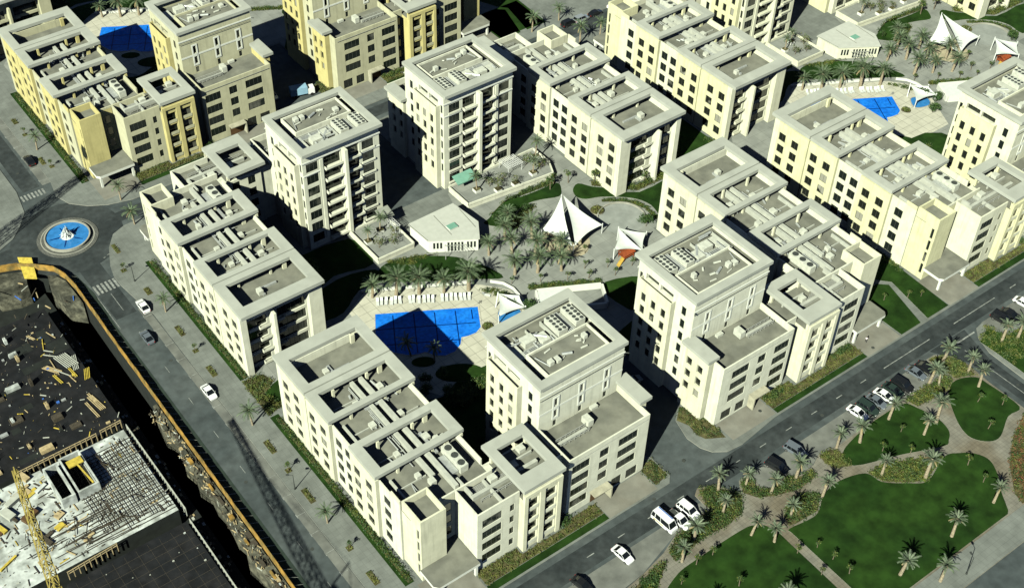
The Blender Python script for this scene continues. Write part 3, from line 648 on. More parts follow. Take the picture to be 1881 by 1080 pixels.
apartment(190.55, 162.39, -1, -1, CR, 'cream block with its tower at the alley mouth, right of the blue pool', seed=4)
apartment(70.26, 162.39+YP, 1, -1, OC, 'ochre block on the corner above the roundabout', seed=5)
apartment(190.55, 162.39+YP, -1, -1, OC, 'ochre block at the top, across the dark alley with the blue truck', seed=6)
apartment(70.26, 174.82+YP, 1, 1, OC, 'ochre block cut off by the top left corner of the picture', parts='w', seed=7)
apartment(70.26+XP, 162.39, 1, -1, YE, 'pale yellow block at the right edge beside the lawns and main road', seed=8)
apartment(70.26+XP, 174.82, 1, 1, YE, 'pale yellow block at the top, its balconied tower cut by the picture edge', seed=9)
apartment(190.55+XP, 174.82, -1, 1, YE, 'pale yellow block in the top right corner behind the far white sails', seed=10)
# ------------------------------------------------------------------ courtyards
def curved(b, A, Bp, C, pull=.11, n=10, sag=0., m=0):
    """a fabric triangle with edges drawn inwards"""
    A, Bp, C = Vector(A), Vector(Bp), Vector(C); G = (A+Bp+C)/3; idx = {}
    for i in range(n+1):
        for j in range(n+1-i):
            u, v = i/n, j/n; w = 1-u-v
            p = A*u+Bp*v+C*w
            e = u*v*4*(1-w)+v*w*4*(1-u)+u*w*4*(1-v)
            p = p+(G-p)*pull*min(1, e)*1.5*(1-27*u*v*w) + Vector((0, 0, -sag*27*u*v*w))
            for t in (0, 1): idx[i, j, t] = len(b.v); b.v.append((p.x, p.y, p.z-.03*t))
    for t in (0, 1):
        for i in range(n):
            for j in range(n-i):
                b.f.append((idx[i, j, t], idx[i+1, j, t], idx[i, j+1, t])); b.m.append(m)
                if i+j < n-1: b.f.append((idx[i+1, j, t], idx[i+1, j+1, t], idx[i, j+1, t])); b.m.append(m)
def shade_sail(loc, label, posts, tris, sag=.3):
    o = thing('shade_sail', loc, label, 'shade sail')
    for (x0, y0, x1, y1, z1) in posts:
        b = MB(); b.bar((x0, y0, .1), (x1, y1, z1+.35), .13, 0, 8); b.build('mast', ['steelw'], o)
    for tri in tris:
        b = MB(); curved(b, *tri, sag=sag); b.build('canopy', ['sail'], o, smooth=True)
    return o

LAWN_POOL = [(111.5, 188.3), (116.5, 187.9), (121.4, 185.7), (127.3, 181.0), (129.0, 177.3), (131.1, 174.2), (131.9, 169.0), (125.6, 172.9), (109.4, 183.7)]
L2 = [(139.5, 186.6), (141.6, 187.6), (148.0, 190.2), (153.4, 189.4), (158.0, 189), (163.2, 188.6), (162.4, 186.0), (160.3, 184.2), (156.0, 185.8), (152.6, 186.5), (148.4, 185.7), (143.2, 182.7)]
L3 = [(167.2, 185.4), (164.6, 184.2), (163.6, 181.6), (164.9, 179.6), (168.2, 178.2), (171.8, 175.6), (174.9, 172.4), (176.2, 168.6), (175.6, 163.8), (181, 164), (190, 165), (190, 173.6), (177.3, 174), (172.1, 179.6), (169.2, 182.4)]
L4 = [(149.8, 154.4), (158.5, 150.4), (162, 142), (150, 142), (147.3, 151.0)]
def courtyard(dx, dy, which, lab, z=.13, detail=True):
    def T(P): return [(x+dx, y+dy) for x, y in P]
    sheet('courtyard_paving', T([(92, 124), (121, 124), (121.5, 140), (139.5, 140), (140, 124), (171, 124), (171, 162), (190, 163), (190, 174), (171, 175), (171, 201), (139, 201), (137.5, 196), (121.5, 196), (92, 201), (90, 196), (72, 174), (72, 163), (91, 163)]), .1, .14, 'court')
    sheet('pool_deck', T([(97.5, 180), (103.9, 183.6), (126.2, 170.4), (128.3, 168), (130.7, 165), (130.7, 160), (124, 148), (100, 148), (95, 156)]), .1, .16, 'deckpave', kerb='kerb')
    for P, e in ((LAWN_POOL, 1), (L2, 1), (L3, 1), (L4, 0)): lawn(P, .19, 1, dx, dy)
    pool = [(101.9, 176.1), (121.6, 164.8), (118.4, 159.3), (116.6, 158.5), (114.6, 158.7), (113.2, 159.2), (111.8, 157.6), (109.6, 156.6), (107.2, 156.8), (105.4, 158.2), (104.4, 160.2), (102.6, 160.6), (100.6, 161.8), (98.8, 164.0), (98.0, 167), (98.2, 170.2)]
    o = thing('swimming_pool', (110+dx, 165+dy, .16), 'deep blue tiled swimming pool with curved rim, ' + lab, 'swimming pool', 'swimming pools in the courtyards')
    P = T(pool); b = MB(); b.prism(P, .14, .20); b.build('water', ['water'], o)
    n = len(P); cx = sum(p[0] for p in P)/n; cy = sum(p[1] for p in P)/n
    b = MB(); Q = [(p[0]+(p[0]-cx)*.035+0.0, p[1]+(p[1]-cy)*.035) for p in P]
    for i in range(n):
        j = (i+1) % n
        b.poly([(*P[i], .24), (*P[j], .24), (*Q[j], .24), (*Q[i], .24)]); b.poly([(*P[i], .16), (*P[j], .16), (*P[j], .24), (*P[i], .24)]); b.poly([(*Q[i], .1), (*Q[j], .1), (*Q[j], .24), (*Q[i], .24)])
    b.build('coping', ['deckpave'], o)
    b = MB(); d = Vector((19.9, -11.4, 0)).normalized(); nn = Vector((-d.y, d.x, 0)); O = Vector((101.4+dx, 175.6+dy, .206))
    def line(u0, v0, u1, v1, w=.26):
        a = O+d*u0-nn*v0; c = O+d*u1-nn*v1; t = (c-a).normalized(); s2 = Vector((-t.y, t.x, 0))*w/2
        k = 24
        for i in range(k):
            p, q = a+(c-a)*(i/k), a+(c-a)*((i+1)/k)
            if inpoly((p.x+q.x)/2, (p.y+q.y)/2, P) and inpoly(p.x, p.y, P) and inpoly(q.x, q.y, P): b.poly([p-s2, q-s2, q+s2, p+s2])
    for u in (4, 8.6, 13.2, 17.8, 21.4): line(u, .05, u, 16 if u < 20 else 3)
    for v in (4.2, 9.): line(.2, v, 24, v)
    b.build('tile_line', ['poolline'], o)
    b = MB()
    for k in (0, .5):
        x, y = 122.2+dx+k*.6, 165.6+dy-k*.3
        b.bar((x, y, .2), (x, y, 1.1), .05, 0, 5); b.bar((x, y, 1.1), (x-.5, y-.6, .9), .05, 0, 5)
    b.build('ladder', ['rail'], o)
    # planted island at the pool rim
    for (x, y, r, nm) in ((119.6, 158.4, 1.25, 'round planter at the pool rim'), (164.3, 174.6, 1.7, 'round kerbed planter on the circular plaza')):
        pl = thing('planter', (x+dx, y+dy, .14), nm + ', ' + lab, 'planter'); b = MB(); b.cyl(x+dx, y+dy, .14, .45, r, 20, 0, 1); b.build('rim', ['kerb', 'soil'], pl)
        R = random.Random(5); b = MB()
        for _ in range(150): a = R.uniform(0, 6.28); q = r*.85*R.random()**.5; leafq(b, R, x+dx+q*cos(a), y+dy+q*sin(a), .45+R.uniform(0, .5), .35, R.choice((0, 1)))
        b.build('shrub', ['leafy', 'leafb'], pl)
    b = MB(); b.cyl(167.2+dx, 169+dy, .1, .152, 5.6, 48); tag(b.build('circular_paving', ['disc']), kind='structure')
    b = MB()
    for k in range(30):
        a0, a1 = radians(-40+k*6), radians(-34+k*6)
        q = [(167.2+dx+r*cos(t), 169+dy+r*sin(t)) for r, t in ((5.6, a0), (5.9, a0), (5.9, a1), (5.6, a1))]; b.prism(q, .1, .55)
    tag(b.build('seat_wall', ['kerb']), 'low curved seat wall round the circular plaza, ' + lab, 'wall')
    sheet('sand', T(smoothp([(145.5, 171), (149, 176), (154, 177.4), (157.4, 173), (156, 167.4), (152, 164.4), (147.6, 166.4)], 2)), .1, .15, 'sand')
    shrubs(T([(173.6, 164.4), (174.6, 164.2), (175.2, 168.6), (173.8, 172.4), (171, 175.2), (168, 177.4), (167.4, 176.6), (170.4, 174.4), (173, 171.8), (174.2, 168.4)]), 8, .7, ('leaf', 'leafy', 'leaf'), seed=91, clump=.7)
    # shade sails
    N = (155.9+dx, 178.3+dy, 6.4); E_ = (159.3+dx, 167.1+dy, 3.5); S = (149.6+dx, 165.7+dy, 2.9); W = (146.9+dx, 174.3+dy, 3.0)
    shade_sail((154+dx, 172+dy, .14), 'large two-part white sail on slim masts by the palms, ' + lab, [(156.7+dx, 178.7+dy, N[0], N[1], 6.4), (159.9+dx, 167.7+dy, E_[0], E_[1], 3.5), (150.1+dx, 166.3+dy, S[0], S[1], 2.9), (147.2+dx, 174.6+dy, W[0], W[1], 2.9)],
       [(N, (S[0]-.25, S[1]+.2, S[2]), W), ((N[0]+.5, N[1]-.1, N[2]-.1), E_, (S[0]+.3, S[1]-.1, S[2]+.1))])
    N = (161.0+dx, 163.4+dy, 4.3); W = (156.0+dx, 159.0+dy, 3.3); E_ = (166.2+dx, 159.4+dy, 3.0); S = (161.5+dx, 155.4+dy, 2.9)
    shade_sail((161+dx, 160+dy, .14), 'small white sail over the orange playground, ' + lab, [(161.2+dx, 163.7+dy, *N), (156+dx, 159+dy, *W), (166.5+dx, 159.5+dy, *E_), (161.6+dx, 155.2+dy, *S)], [(N, W, S), (N, E_, S)])
    pg = thing('playground_frame', (158.5+dx, 157.8+dy, .14), 'orange climbing frame under the small white sail, ' + lab, 'playground')
    b = MB(); b.box(157.6+dx, 160.6+dx, 157+dy, 159.2+dy, 1.0, 1.15); b.poly([(157.4+dx, 156.8+dy, 1.9), (160.8+dx, 156.8+dy, 1.9), (160.8+dx, 158.1+dy, 2.5), (157.4+dx, 158.1+dy, 2.5)]); b.poly([(157.4+dx, 159.4+dy, 1.9), (160.8+dx, 159.4+dy, 1.9), (160.8+dx, 158.1+dy, 2.5), (157.4+dx, 158.1+dy, 2.5)]); b.build('roof', ['play'], pg)
    b = MB(); b.poly([(157.6+dx, 157+dy, 1.1), (157.6+dx, 158+dy, 1.1), (155.4+dx, 157.2+dy, .2), (155.4+dx, 156.2+dy, .2)]); b.build('slide', ['playy'], pg)
    b = MB()
    for x, y in ((157.7, 157.1), (160.5, 157.1), (157.7, 159.1), (160.5, 159.1)): b.bar((x+dx, y+dy, .1), (x+dx, y+dy, 2.0), .07)
    b.build('post', ['play'], pg)
    # clubhouse
    ch = thing('clubhouse', (128+dx, 188+dy, .14), 'white low clubhouse with faceted roof and skylight, ' + lab, 'pavilion', 'clubhouses in the courtyards')
    cp = T([(122.7, 193.1), (135.0, 193.2), (135.9, 184.7), (132.8, 179.9), (123.1, 185.9)])
    b = MB(); b.prism(cp, 0, 3.7); b.build('wall', ['trim' if dx == 0 else 'wall_yellow'], ch)
    c0 = (sum(p[0] for p in cp)/5, sum(p[1] for p in cp)/5); P2 = [(c0[0]+(p[0]-c0[0])*1.05, c0[1]+(p[1]-c0[1])*1.05) for p in cp]
    b = MB(); b.prism(P2, 3.7, 4.0, 0, 0, True)
    for a, c in ((P2[0], P2[4]), ((c0[0]-1, c0[1]+5), (c0[0]-1.5, c0[1]-3)), ((c0[0]+5.3, c0[1]+3.5), (c0[0]+4.6, c0[1]-4))): b.bar((a[0], a[1], 4.03), (c[0], c[1], 4.03), .06, 1)
    b.build('roof', ['clubroof', 'roof'], ch)
    b = MB(); b.box(128.9+dx, 131.2+dx, 185.6+dy, 187.4+dy, 4.0, 4.35, 1, 0); b.build('skylight', ['awn', 'trim'], ch)
    a = Vector((123.1+dx, 185.9+dy, 0)); e = Vector((132.8+dx, 179.9+dy, 0)); t = (e-a); ln = t.length; t.normalize(); nrm = Vector((t.y, -t.x, 0))
    for u in (.9, 1.7, 2.5, 4.2, 5.0, 5.8, 6.6, 7.4, 8.7, 9.5, 10.3):
        b = MB(); p = a+t*u+nrm*.004; q = p+t*.6; z0, z1 = (1.2, 3.0) if not 3 < u < 8 else (.3, 3.0)
        b.poly([(p.x, p.y, z0), (q.x, q.y, z0), (q.x, q.y, z1), (p.x, p.y, z1)])
        for (s0, s1) in ((p, p+t*.06), (q-t*.06, q)): b.poly([(s0.x+nrm.x*.03, s0.y+nrm.y*.03, z0), (s1.x+nrm.x*.03, s1.y+nrm.y*.03, z0), (s1.x+nrm.x*.03, s1.y+nrm.y*.03, z1), (s0.x+nrm.x*.03, s0.y+nrm.y*.03, z1)], 1)
        b.build('window', ['glass', 'trim'], ch)
    pg = thing('pergola', (128.5+dx, 180.5+dy, .14), 'small slatted pergola at the clubhouse door, ' + lab, 'pergola')
    b = MB(); k0 = a+t*3.6+nrm*.3
    for k in range(9): p = k0+t*(k*.65); q = p+nrm*2.6; b.bar((p.x, p.y, 2.6), (q.x, q.y, 2.6), .06)
    for v in (.2, 2.4): p = k0+nrm*v; q = p+t*5.3; b.bar((p.x, p.y, 2.48), (q.x, q.y, 2.48), .07)
    b.build('slats', ['rail'], pg); b = MB()
    for u in (.1, 5.2): p = k0+t*u+nrm*2.4; b.bar((p.x, p.y, .1), (p.x, p.y, 2.45), .09)
    b.build('post', ['rail'], pg)
    # planting
    shrubs(T([(117.6, 184.9), (123.2, 185.2), (124.8, 184.0), (121, 186.4), (113, 189.2)])[::1], 5, .6, ('leafb', 'leafy'), soil=True, seed=3)
    shrubs(T([(135.0, 163.8), (149.4, 155.6), (148.6, 154.4), (134.2, 162.5)]), 9, .8, ('leafy', 'leaf'), soil=True, seed=4, clump=.8)
    shrubs(T([(142.3, 188.2), (150, 191), (158, 190.6), (163.4, 190.2), (163, 188.8), (153.4, 189.8), (148, 190.6)]), 7, 1.2, ('leaf', 'leafy', 'leaf'), seed=6)
    shrubs(T([(143, 182.4), (148.4, 185.3), (152.6, 186.1), (153, 184.6), (148, 182.2), (144.4, 180.4)]), 5, .9, ('leafb', 'leaf'), seed=7)
    shrubs(T([(169.4, 182.7), (172.4, 180), (177.3, 174.8), (190, 174.4), (190, 176.3), (178.4, 176.6), (173, 182), (170.4, 184.4)]), 7, 1.3, ('leaf', 'leafy', 'leafy'), seed=8)
    shrubs(T([(91.2, 146), (94, 146), (95.5, 156), (97.5, 166), (94, 166)]), 6, 1.4, ('leaf', 'leaf', 'leafy'), seed=9)
    shrubs(T([(124.6, 169.6), (127.8, 167.2), (129.6, 164), (128.2, 163.4), (126, 167)]), 8, .8, ('leaf', 'leafy'), seed=10, clump=.7)
    # gardens in the shade of the wings
    for G in ([(91, 181.5), (96.5, 180.6), (103, 184.6), (109, 184.4), (109.8, 188.4), (101, 190.6), (91, 187.4)], [(91, 189), (101, 192), (110.6, 190.2), (110.6, 201), (91, 201)], [(91.2, 126), (119.5, 126), (119.5, 146.6), (107, 149.6), (100, 147.6), (95, 150), (91.2, 152)], [(142, 126), (170, 126), (170, 140.6), (142, 140.6)]): lawn(G, .185, 1, dx, dy)
    shrubs(T([(91.4, 192.4), (100, 194.4), (100, 200), (91.4, 200)]), 3, 1.2, ('leaf', 'leaf'), soil=False, seed=81)
    shrubs(T([(99, 145.6), (108, 147.8), (113, 144.6), (110, 142.6), (101, 143)]), 6, 1.5, ('leaf', 'leaf', 'leafy'), soil=False, seed=82)
    for (ex, ey, ra, rb) in ((102.4, 158.0, 2.6, 1.5), (106.8, 151.0, 5.2, 2.6)):
        sheet('planting_bed', [(ex+dx+ra*cos(t*.2618)*.85+rb*sin(t*.2618)*.5, ey+dy-ra*cos(t*.2618)*.5+rb*sin(t*.2618)*.85) for t in range(24)], .1, .24, 'grass', kerb='kerb')
    # low white walls round the pool deck
    for k, (W_, nm) in enumerate((([(103.2, 183.9), (109.6, 180.4), (116.1, 176.8), (124.8, 172.0)], 'low white garden wall behind the row of loungers, '), ([(128.6, 169.6), (130.6, 167.4), (131.4, 164.6), (131, 161), (130.2, 158.6)], 'low curved white wall at the right end of the deck, '))):
        b = MB()
        for (x0, y0), (x1, y1) in zip(W_, W_[1:]):
            d = Vector((x1-x0, y1-y0, 0)).normalized(); s = Vector((-d.y, d.x, 0))*.18
            q = [Vector((x0+dx, y0+dy, 0)), Vector((x1+dx, y1+dy, 0))]
            b.prism([tuple((q[0]-s)[:2]), tuple((q[1]-s)[:2]), tuple((q[1]+s)[:2]), tuple((q[0]+s)[:2])], .1, .75)
        tag(b.build('garden_wall', ['trim']), nm + lab, 'wall')
    # paddling pool under its own sail
    kp = smoothp([(124.9, 161.2), (127.3, 160.4), (128.6, 158.7), (127.2, 156.7), (124.6, 156.8), (122.7, 158.2)], 1)
    o = thing('paddling_pool', (125.6+dx, 159+dy, .16), 'small pale blue paddling pool under a white sail, ' + lab, 'paddling pool'); b = MB(); b.prism(T(kp), .14, .2); b.build('water', ['fwater'], o)
    b = MB(); n2 = len(kp)
    for i in range(n2):
        p, q = kp[i], kp[(i+1) % n2]; e = lambda w: ((w[0]-125.7)*1.09+125.7+dx, (w[1]-158.8)*1.09+158.8+dy); p0, q0 = (p[0]+dx, p[1]+dy), (q[0]+dx, q[1]+dy)
        b.poly([(*p0, .25), (*q0, .25), (*e(q), .25), (*e(p), .25)]); b.poly([(*e(p), .1), (*e(q), .1), (*e(q), .25), (*e(p), .25)])
    b.build('coping', ['kerb'], o)
    PQ = [(124.8, 162.4, 126.0, 163.2, 3.1), (122.3, 157.9, 121.9, 157.6, 2.7), (129.5, 157.1, 128.4, 156.4, 2.8), (131.5, 160.9, 129.4, 160.0, 3.1)]
    TP = [(a2+dx, b2+dy, c2) for _, _, a2, b2, c2 in PQ]
    shade_sail((125.6+dx, 159.5+dy, .16), 'white sail over the small paddling pool, ' + lab, [(a_+dx, b_+dy, c_+dx, d_+dy, e_) for a_, b_, c_, d_, e_ in PQ], [(TP[0], TP[1], TP[2]), (TP[0], TP[2], TP[3])])
    if dy == 0:
        o = thing('pump_house', (139.6+dx, 154.2+dy, .14), 'low white flat-roofed enclosure beside the plaza hedge, ' + lab, 'outbuilding'); b = MB()
        Q = T([(134.4, 160.4), (147.8, 153.4), (144.8, 147.8), (131.4, 154.8)])
        for i in range(4):
            p, q = Vector((*Q[i], 0)), Vector((*Q[(i+1) % 4], 0)); d = (q-p).normalized(); s = Vector((-d.y, d.x, 0))*.22
            b.prism([tuple((p-s+d*.23)[:2]), tuple((q-s-d*.23)[:2]), tuple((q+s-d*.23)[:2]), tuple((p+s+d*.23)[:2])], .1, 1.7)
        b.build('wall', ['trim'], o)
        b = MB(); b.prism(T([(134.2, 159.9), (140.6, 156.6), (138.0, 151.8), (131.8, 155.0)]), .2, 1.6); b.build('roof', ['sail'], o)
    # loungers
    if detail:
        for k in range(21):
            t0 = k/20; x, y = 104.3+(121.9-104.3)*t0, 178.9+(168.3-178.9)*t0
            if k in (6, 13): continue
            place(copy_tree(LOUNGER), x+dx+random.uniform(-.15, .15), y+dy+random.uniform(-.25, .25), .16, radians(-31+random.uniform(-5, 5)), 1, 'white sun lounger between the palms and the pool, ' + lab)

# prototype lounger (legs, seat, raised back)
LOUNGER = thing('sun_lounger', (0, 0, 0), 'white sun lounger', 'sun lounger', 'sun loungers beside the pools')
b = MB(); b.box(-.33, .33, -1.0, .3, .28, .34); b.build('seat', ['sail'], LOUNGER)
b = MB(); b.poly([(-.33, .3, .34), (.33, .3, .34), (.33, .9, .85), (-.33, .9, .85)]); b.poly([(-.33, .9, .79), (.33, .9, .79), (.33, .34, .28), (-.33, .34, .28)]); b.build('backrest', ['sail'], LOUNGER)
for x in (-.28, .28):
    for y in (-.9, .25): b = MB(); b.box(x-.03, x+.03, y-.03, y+.03, 0, .28); b.build('leg', ['steelw'], LOUNGER)
PROTO = [LOUNGER]
LOUNGER.location = (104.3, 178.9, .16)

MID = 'in the middle courtyard'
courtyard(0, 0, 0, MID)
courtyard(XP, 0, 1, 'in the far right courtyard')
courtyard(0, YP, 2, 'in the upper left courtyard', detail=False)
place(LOUNGER, 125.2, 166.6, .16, radians(40), 1, 'white sun lounger standing alone at the right end of the middle pool')

# raised garden terraces in front of the towers
def terrace(pts, z, lab, seed, wallm='wall_cream'):
    o = thing('garden_terrace', (pts[0][0], pts[0][1], 0), lab, 'terrace', 'garden terraces below the towers')
    b = MB(); b.prism(pts, 0, z, 0, 1); n = len(pts)
    for i in range(n):
        p, q = Vector((*pts[i], 0)), Vector((*pts[(i+1) % n], 0))
        if (q-p).length < 1: continue
        d = (q-p).normalized(); s = Vector((-d.y, d.x, 0))*.14
        b.poly([(p-s+Vector((0, 0, z+.01))), (q-s+Vector((0, 0, z+.01))), (q-s+Vector((0, 0, z+.6))), (p-s+Vector((0, 0, z+.6)))])
        b.poly([(p+s+Vector((0, 0, z+.01))), (q+s+Vector((0, 0, z+.01))), (q+s+Vector((0, 0, z+.6))), (p+s+Vector((0, 0, z+.6)))])
        b.poly([(p-s+Vector((0, 0, z+.6))), (q-s+Vector((0, 0, z+.6))), (q+s+Vector((0, 0, z+.6))), (p+s+Vector((0, 0, z+.6)))])
    b.build('terrace_wall', [wallm, 'court'], o); return o
for dx, dy, l, wm in ((0, 0, 'middle', 'wall_cream'), (XP, 0, 'far right', 'wall_yellow')):
    terrace([(111.4+dx, 201.4), (111.4+dx, 189.4), (121.2+dx, 189.2), (121.2+dx, 201.4)], 1.3, 'walled roof garden terrace below the left balconied tower of the %s courtyard' % l, 1, wm)
    terrace([(139.6+dx, 201.4), (139.6+dx, 193.2), (163.6+dx, 190.8), (165.6+dx, 195), (165.6+dx, 201.4)], 1.3, 'long walled garden terrace below the right balconied tower of the %s courtyard' % l, 2, wm)
a1 = tag(None or (lambda b: (b.poly([(140.4, 201.2, 4.6), (146, 201.2, 4.6), (146, 198.6, 3.7), (140.4, 198.6, 3.7)]), b.poly([(140.4, 198.6, 3.65), (146, 198.6, 3.65), (146, 201.2, 4.55), (140.4, 201.2, 4.55)]), b.poly([(140.4, 198.6, 3.7), (146, 198.6, 3.7), (146, 198.6, 3.4), (140.4, 198.6, 3.4)]), b.build('awning', ['awn']))[-1])(MB()), 'pale green awning at the foot of the right balconied tower', 'awning')
a2 = tag((lambda b: (b.poly([(118.2, 201.2, 4.8), (121.8, 201.2, 4.8), (121.8, 198.2, 3.8), (118.2, 198.2, 3.8)]), b.poly([(118.2, 198.2, 3.75), (121.8, 198.2, 3.75), (121.8, 201.2, 4.75), (118.2, 201.2, 4.75)]), b.build('awning', ['awng']))[-1])(MB()), 'grey fabric awning at the foot of the left balconied tower', 'awning')
def trellis(x0, x1, y0, y1, z0, lab):
    o = thing('pergola', (x0, y0, z0), lab, 'pergola'); b = MB()
    for k in range(int((x1-x0)/.5)+1): b.bar((x0+k*.5, y0, z0+2.4), (x0+k*.5, y1, z0+2.4), .05)
    for k in range(int((y1-y0)/.7)+1): b.bar((x0, y0+k*.7, z0+2.34), (x1, y0+k*.7, z0+2.34), .05)
    b.build('slats', ['steelw'], o); b = MB()
    for x in (x0+.2, x1-.2):
        for y in (y0+.2, y1-.2): b.bar((x, y, z0), (x, y, z0+2.4), .07)
    b.build('post', ['steelw'], o)
trellis(154, 158.6, 196.5, 200.6, 1.3, 'white slatted pergola on the long garden terrace below the tower')
trellis(119.4, 121, 194.5, 198, 1.3, 'narrow white pergola at the edge of the left garden terrace')
# plots before the street fronts and along the left sidewalk
def front_beds(dx, dy, seed):
    lawn([(80.2+dx, 103.9+dy), (108+dx, 103.9+dy), (108+dx, 105.4+dy), (80.2+dx, 105.4+dy)], .16, 0, edge=False)
    shrubs([(80.4+dx, 105.5+dy), (108+dx, 105.5+dy), (108+dx, 108.2+dy), (99.9+dx, 108.2+dy), (99.9+dx, 107.2+dy), (89.6+dx, 107.2+dy), (89.6+dx, 108.8+dy), (80.4+dx, 108.8+dy)], 3.2, .45, ('leafb', 'leafb', 'leafy'), seed=seed, clump=.6)
    shrubs([(99.2+dx, 107.4+dy), (102+dx, 107.4+dy), (102+dx, 109+dy), (99.2+dx, 109+dy)], 9, 1.5, ('leaf',), soil=False, seed=seed+1)
for dx, dy in ((0, 0), (XP, 0), (0, YP)): front_beds(dx, dy, 20+int(dx))
lawn([(153, 103.9), (180, 103.9), (180, 105.2), (153, 105.2)], .16, 0, edge=False)
lawn([(152.8, 103.9+YP), (180, 103.9+YP), (180, 105.6+YP), (152.8, 105.6+YP)], .16, 0, edge=False)
for dy in (0, YP):
    shrubs([(153+0, 105.3+dy), (180, 105.3+dy), (180, 108.8+dy), (171, 108.8+dy), (170.9, 107.2+dy), (161.2, 107.2+dy), (161.2, 108.9+dy), (153, 108.9+dy)], 3.2, .45, ('leafb', 'leafb', 'leafy'), seed=31, clump=.6)
    shrubs([(153.4, 107), (158.6, 107), (158.6, 108.8), (153.4, 108.8)], 8, 1.0, ('leaf', 'leafy'), dy=dy, soil=False, seed=33)
    shrubs([(173, 107.8), (179, 107.8), (179, 109), (173, 109)], 9, 1.0, ('leaf',), dy=dy, soil=False, seed=34)
    shrubs([(134.9, 114.5), (136, 112), (135.6, 109.4), (136.3, 107.5), (139.9, 105.4), (140.2, 109), (139.4, 113), (138, 117)], 3, .6, ('leafb', 'leaf'), dy=dy, seed=35)
    shrubs([(120.5, 109.6), (124, 110), (124, 105.2), (120.5, 104.6)], 3, .6, ('leaf', 'leafb'), dy=dy, seed=36)
for dy, y0, y1 in ((0, 114, 163.5), (0, 176, 222), (YP, 113, 160)):
    x0, x1 = 68.3, 70.6
    if dy == 0 and y0 == 176: P1 = [(68.3, 176), (68.3, 221.5), (69.2, 221.5), (70.2, 216), (70.2, 176)]
    else: P1 = [(x0, y0+dy), (x0, y1+dy), (x1-.4, y1+dy), (x1-.4, y0+dy)]
    sheet('planting_bed', P1, .1, .15, 'grass')
    sh = [(69.1, y0+dy+.3), (69.1, y1+dy-1), (70.05, y1+dy-1), (70.05, y0+dy+.3)]
    shrubs(sh, 7, .8, ('leaf', 'leafy', 'leaf', 'leaf'), soil=True, seed=int(y0), clump=.9, base=.16)
shrubs([(68.4, 164), (68.4, 175.6), (73, 175), (74, 172), (71, 170), (72, 165)], 5, .9, ('leaf', 'leafy', 'leafb'), seed=71)
sheet('lawn', smoothp([(70.6, 169.4), (74.5, 171.6), (78, 171.2), (78, 165.6), (72, 165.4)], 2), .1, .18, 'grass', kerb='kerb')
# lawns by the canopy between the two compounds
for dy in (0, YP):
    lawn([(191, 104), (197.3, 104), (201, 116.2), (199, 118), (190.9, 118)], .17, 0, dy=dy)
    lawn([(199.6, 104), (206.6, 104), (207.4, 119), (206, 128), (196, 128), (200.2, 118.6), (202.2, 116.4)], .17, 0, dy=dy)
lawn([(192.2, 134), (206.2, 134), (206.2, 156), (203, 164), (197, 166), (192.2, 160)], .17, 0)
lawn([(192.2, 168), (197.4, 169), (203.2, 167), (206.2, 164), (206.2, 196), (192.2, 196)], .17, 0)
shrubs([(192.4, 184), (194.2, 184), (194.2, 195.6), (192.4, 195.6)], 6, 1.1, ('leaf', 'leafy', 'leaf'), seed=95, soil=False)
shrubs([(204.4, 166.4), (206, 166), (206, 180), (204.4, 180)], 6, 1.1, ('leaf', 'leafy', 'leaf'), seed=96, soil=False)
lawn([(193, 232), (193, 212), (206, 212), (206, 232)], .17, 0)
shrubs([(206.5, 117), (207.8, 119.4), (207.8, 130), (206.3, 130)], 8, .8, ('leafy', 'leaf'), seed=41)
sheet('lawn', [(190.5, 248.4), (206, 248.6), (206.6, 262), (190.5, 262)], .1, .17, 'grass')
# ------------------------------------------------------------------ park
LB = [(100, 79), (104, 84.5), (109.7, 87.0), (114.8, 87.4), (126.0, 87.3), (129.3, 86.6), (131.0, 85.0), (131.6, 82.5), (131.55, 79), (131.5, 72), (131.4, 66), (131.3, 62.5), (131, 60.5), (128, 60.3), (104, 60.3), (100, 60.6)]
LC = [(133.9, 82.2), (138.7, 81.5), (141.4, 81.8), (145.3, 84.0), (150.0, 84.5), (155.6, 82.8), (156.6, 79.5), (160.2, 76.5), (164.1, 74.4), (171.4, 76.5), (174.8, 75.2), (177.0, 73.4), (178.0, 70.7), (176.3, 67.4), (173.4, 64.3), (171.6, 61.8), (170.2, 60.4), (167, 60.3), (137, 60.3), (133.9, 60.5), (133.5, 63), (133.5, 70), (133.6, 78), (133.6, 81.2)]
LD = [(155.8, 88.8), (160.5, 90.2), (166.2, 90.8), (169.3, 90.9), (175.6, 90.6), (177.2, 88.1), (178.3, 83.6), (177.6, 80.4), (175.7, 78.8), (173.4, 78.3), (164.9, 81.8), (155.2, 85.4)]
LE = [(185.9, 87.2), (189.8, 88.4), (193.8, 86.6), (194.4, 83.8), (194.5, 76.0), (190.4, 75.7), (184.9, 73.3), (181.9, 73.7), (179.7, 76.4), (180.3, 79.7), (182.8, 83.7)]
for P in (LB, LC, LD, LE): lawn(P, .17, 2)
lawn([(203, 92.6), (208, 94.5), (209, 90.4), (222, 90.2), (250, 90.2), (250, 60), (203, 60), (203, 80), (203.2, 89)], .17, 0)
lawn([(80, 62), (97.5, 62), (101, 80), (104, 86.3), (108, 89.2), (100, 88.8), (80, 87)], .17, 0)
BA = [(126.4, 99.0), (129.5, 97.6), (131.0, 95.0), (132.3, 93.2), (129.1, 89.9), (124.2, 89.7), (119, 90.2), (111.6, 89.3), (112, 91.6), (115.9, 93.4), (122.3, 94.1), (125.6, 93.9), (125.3, 96)]
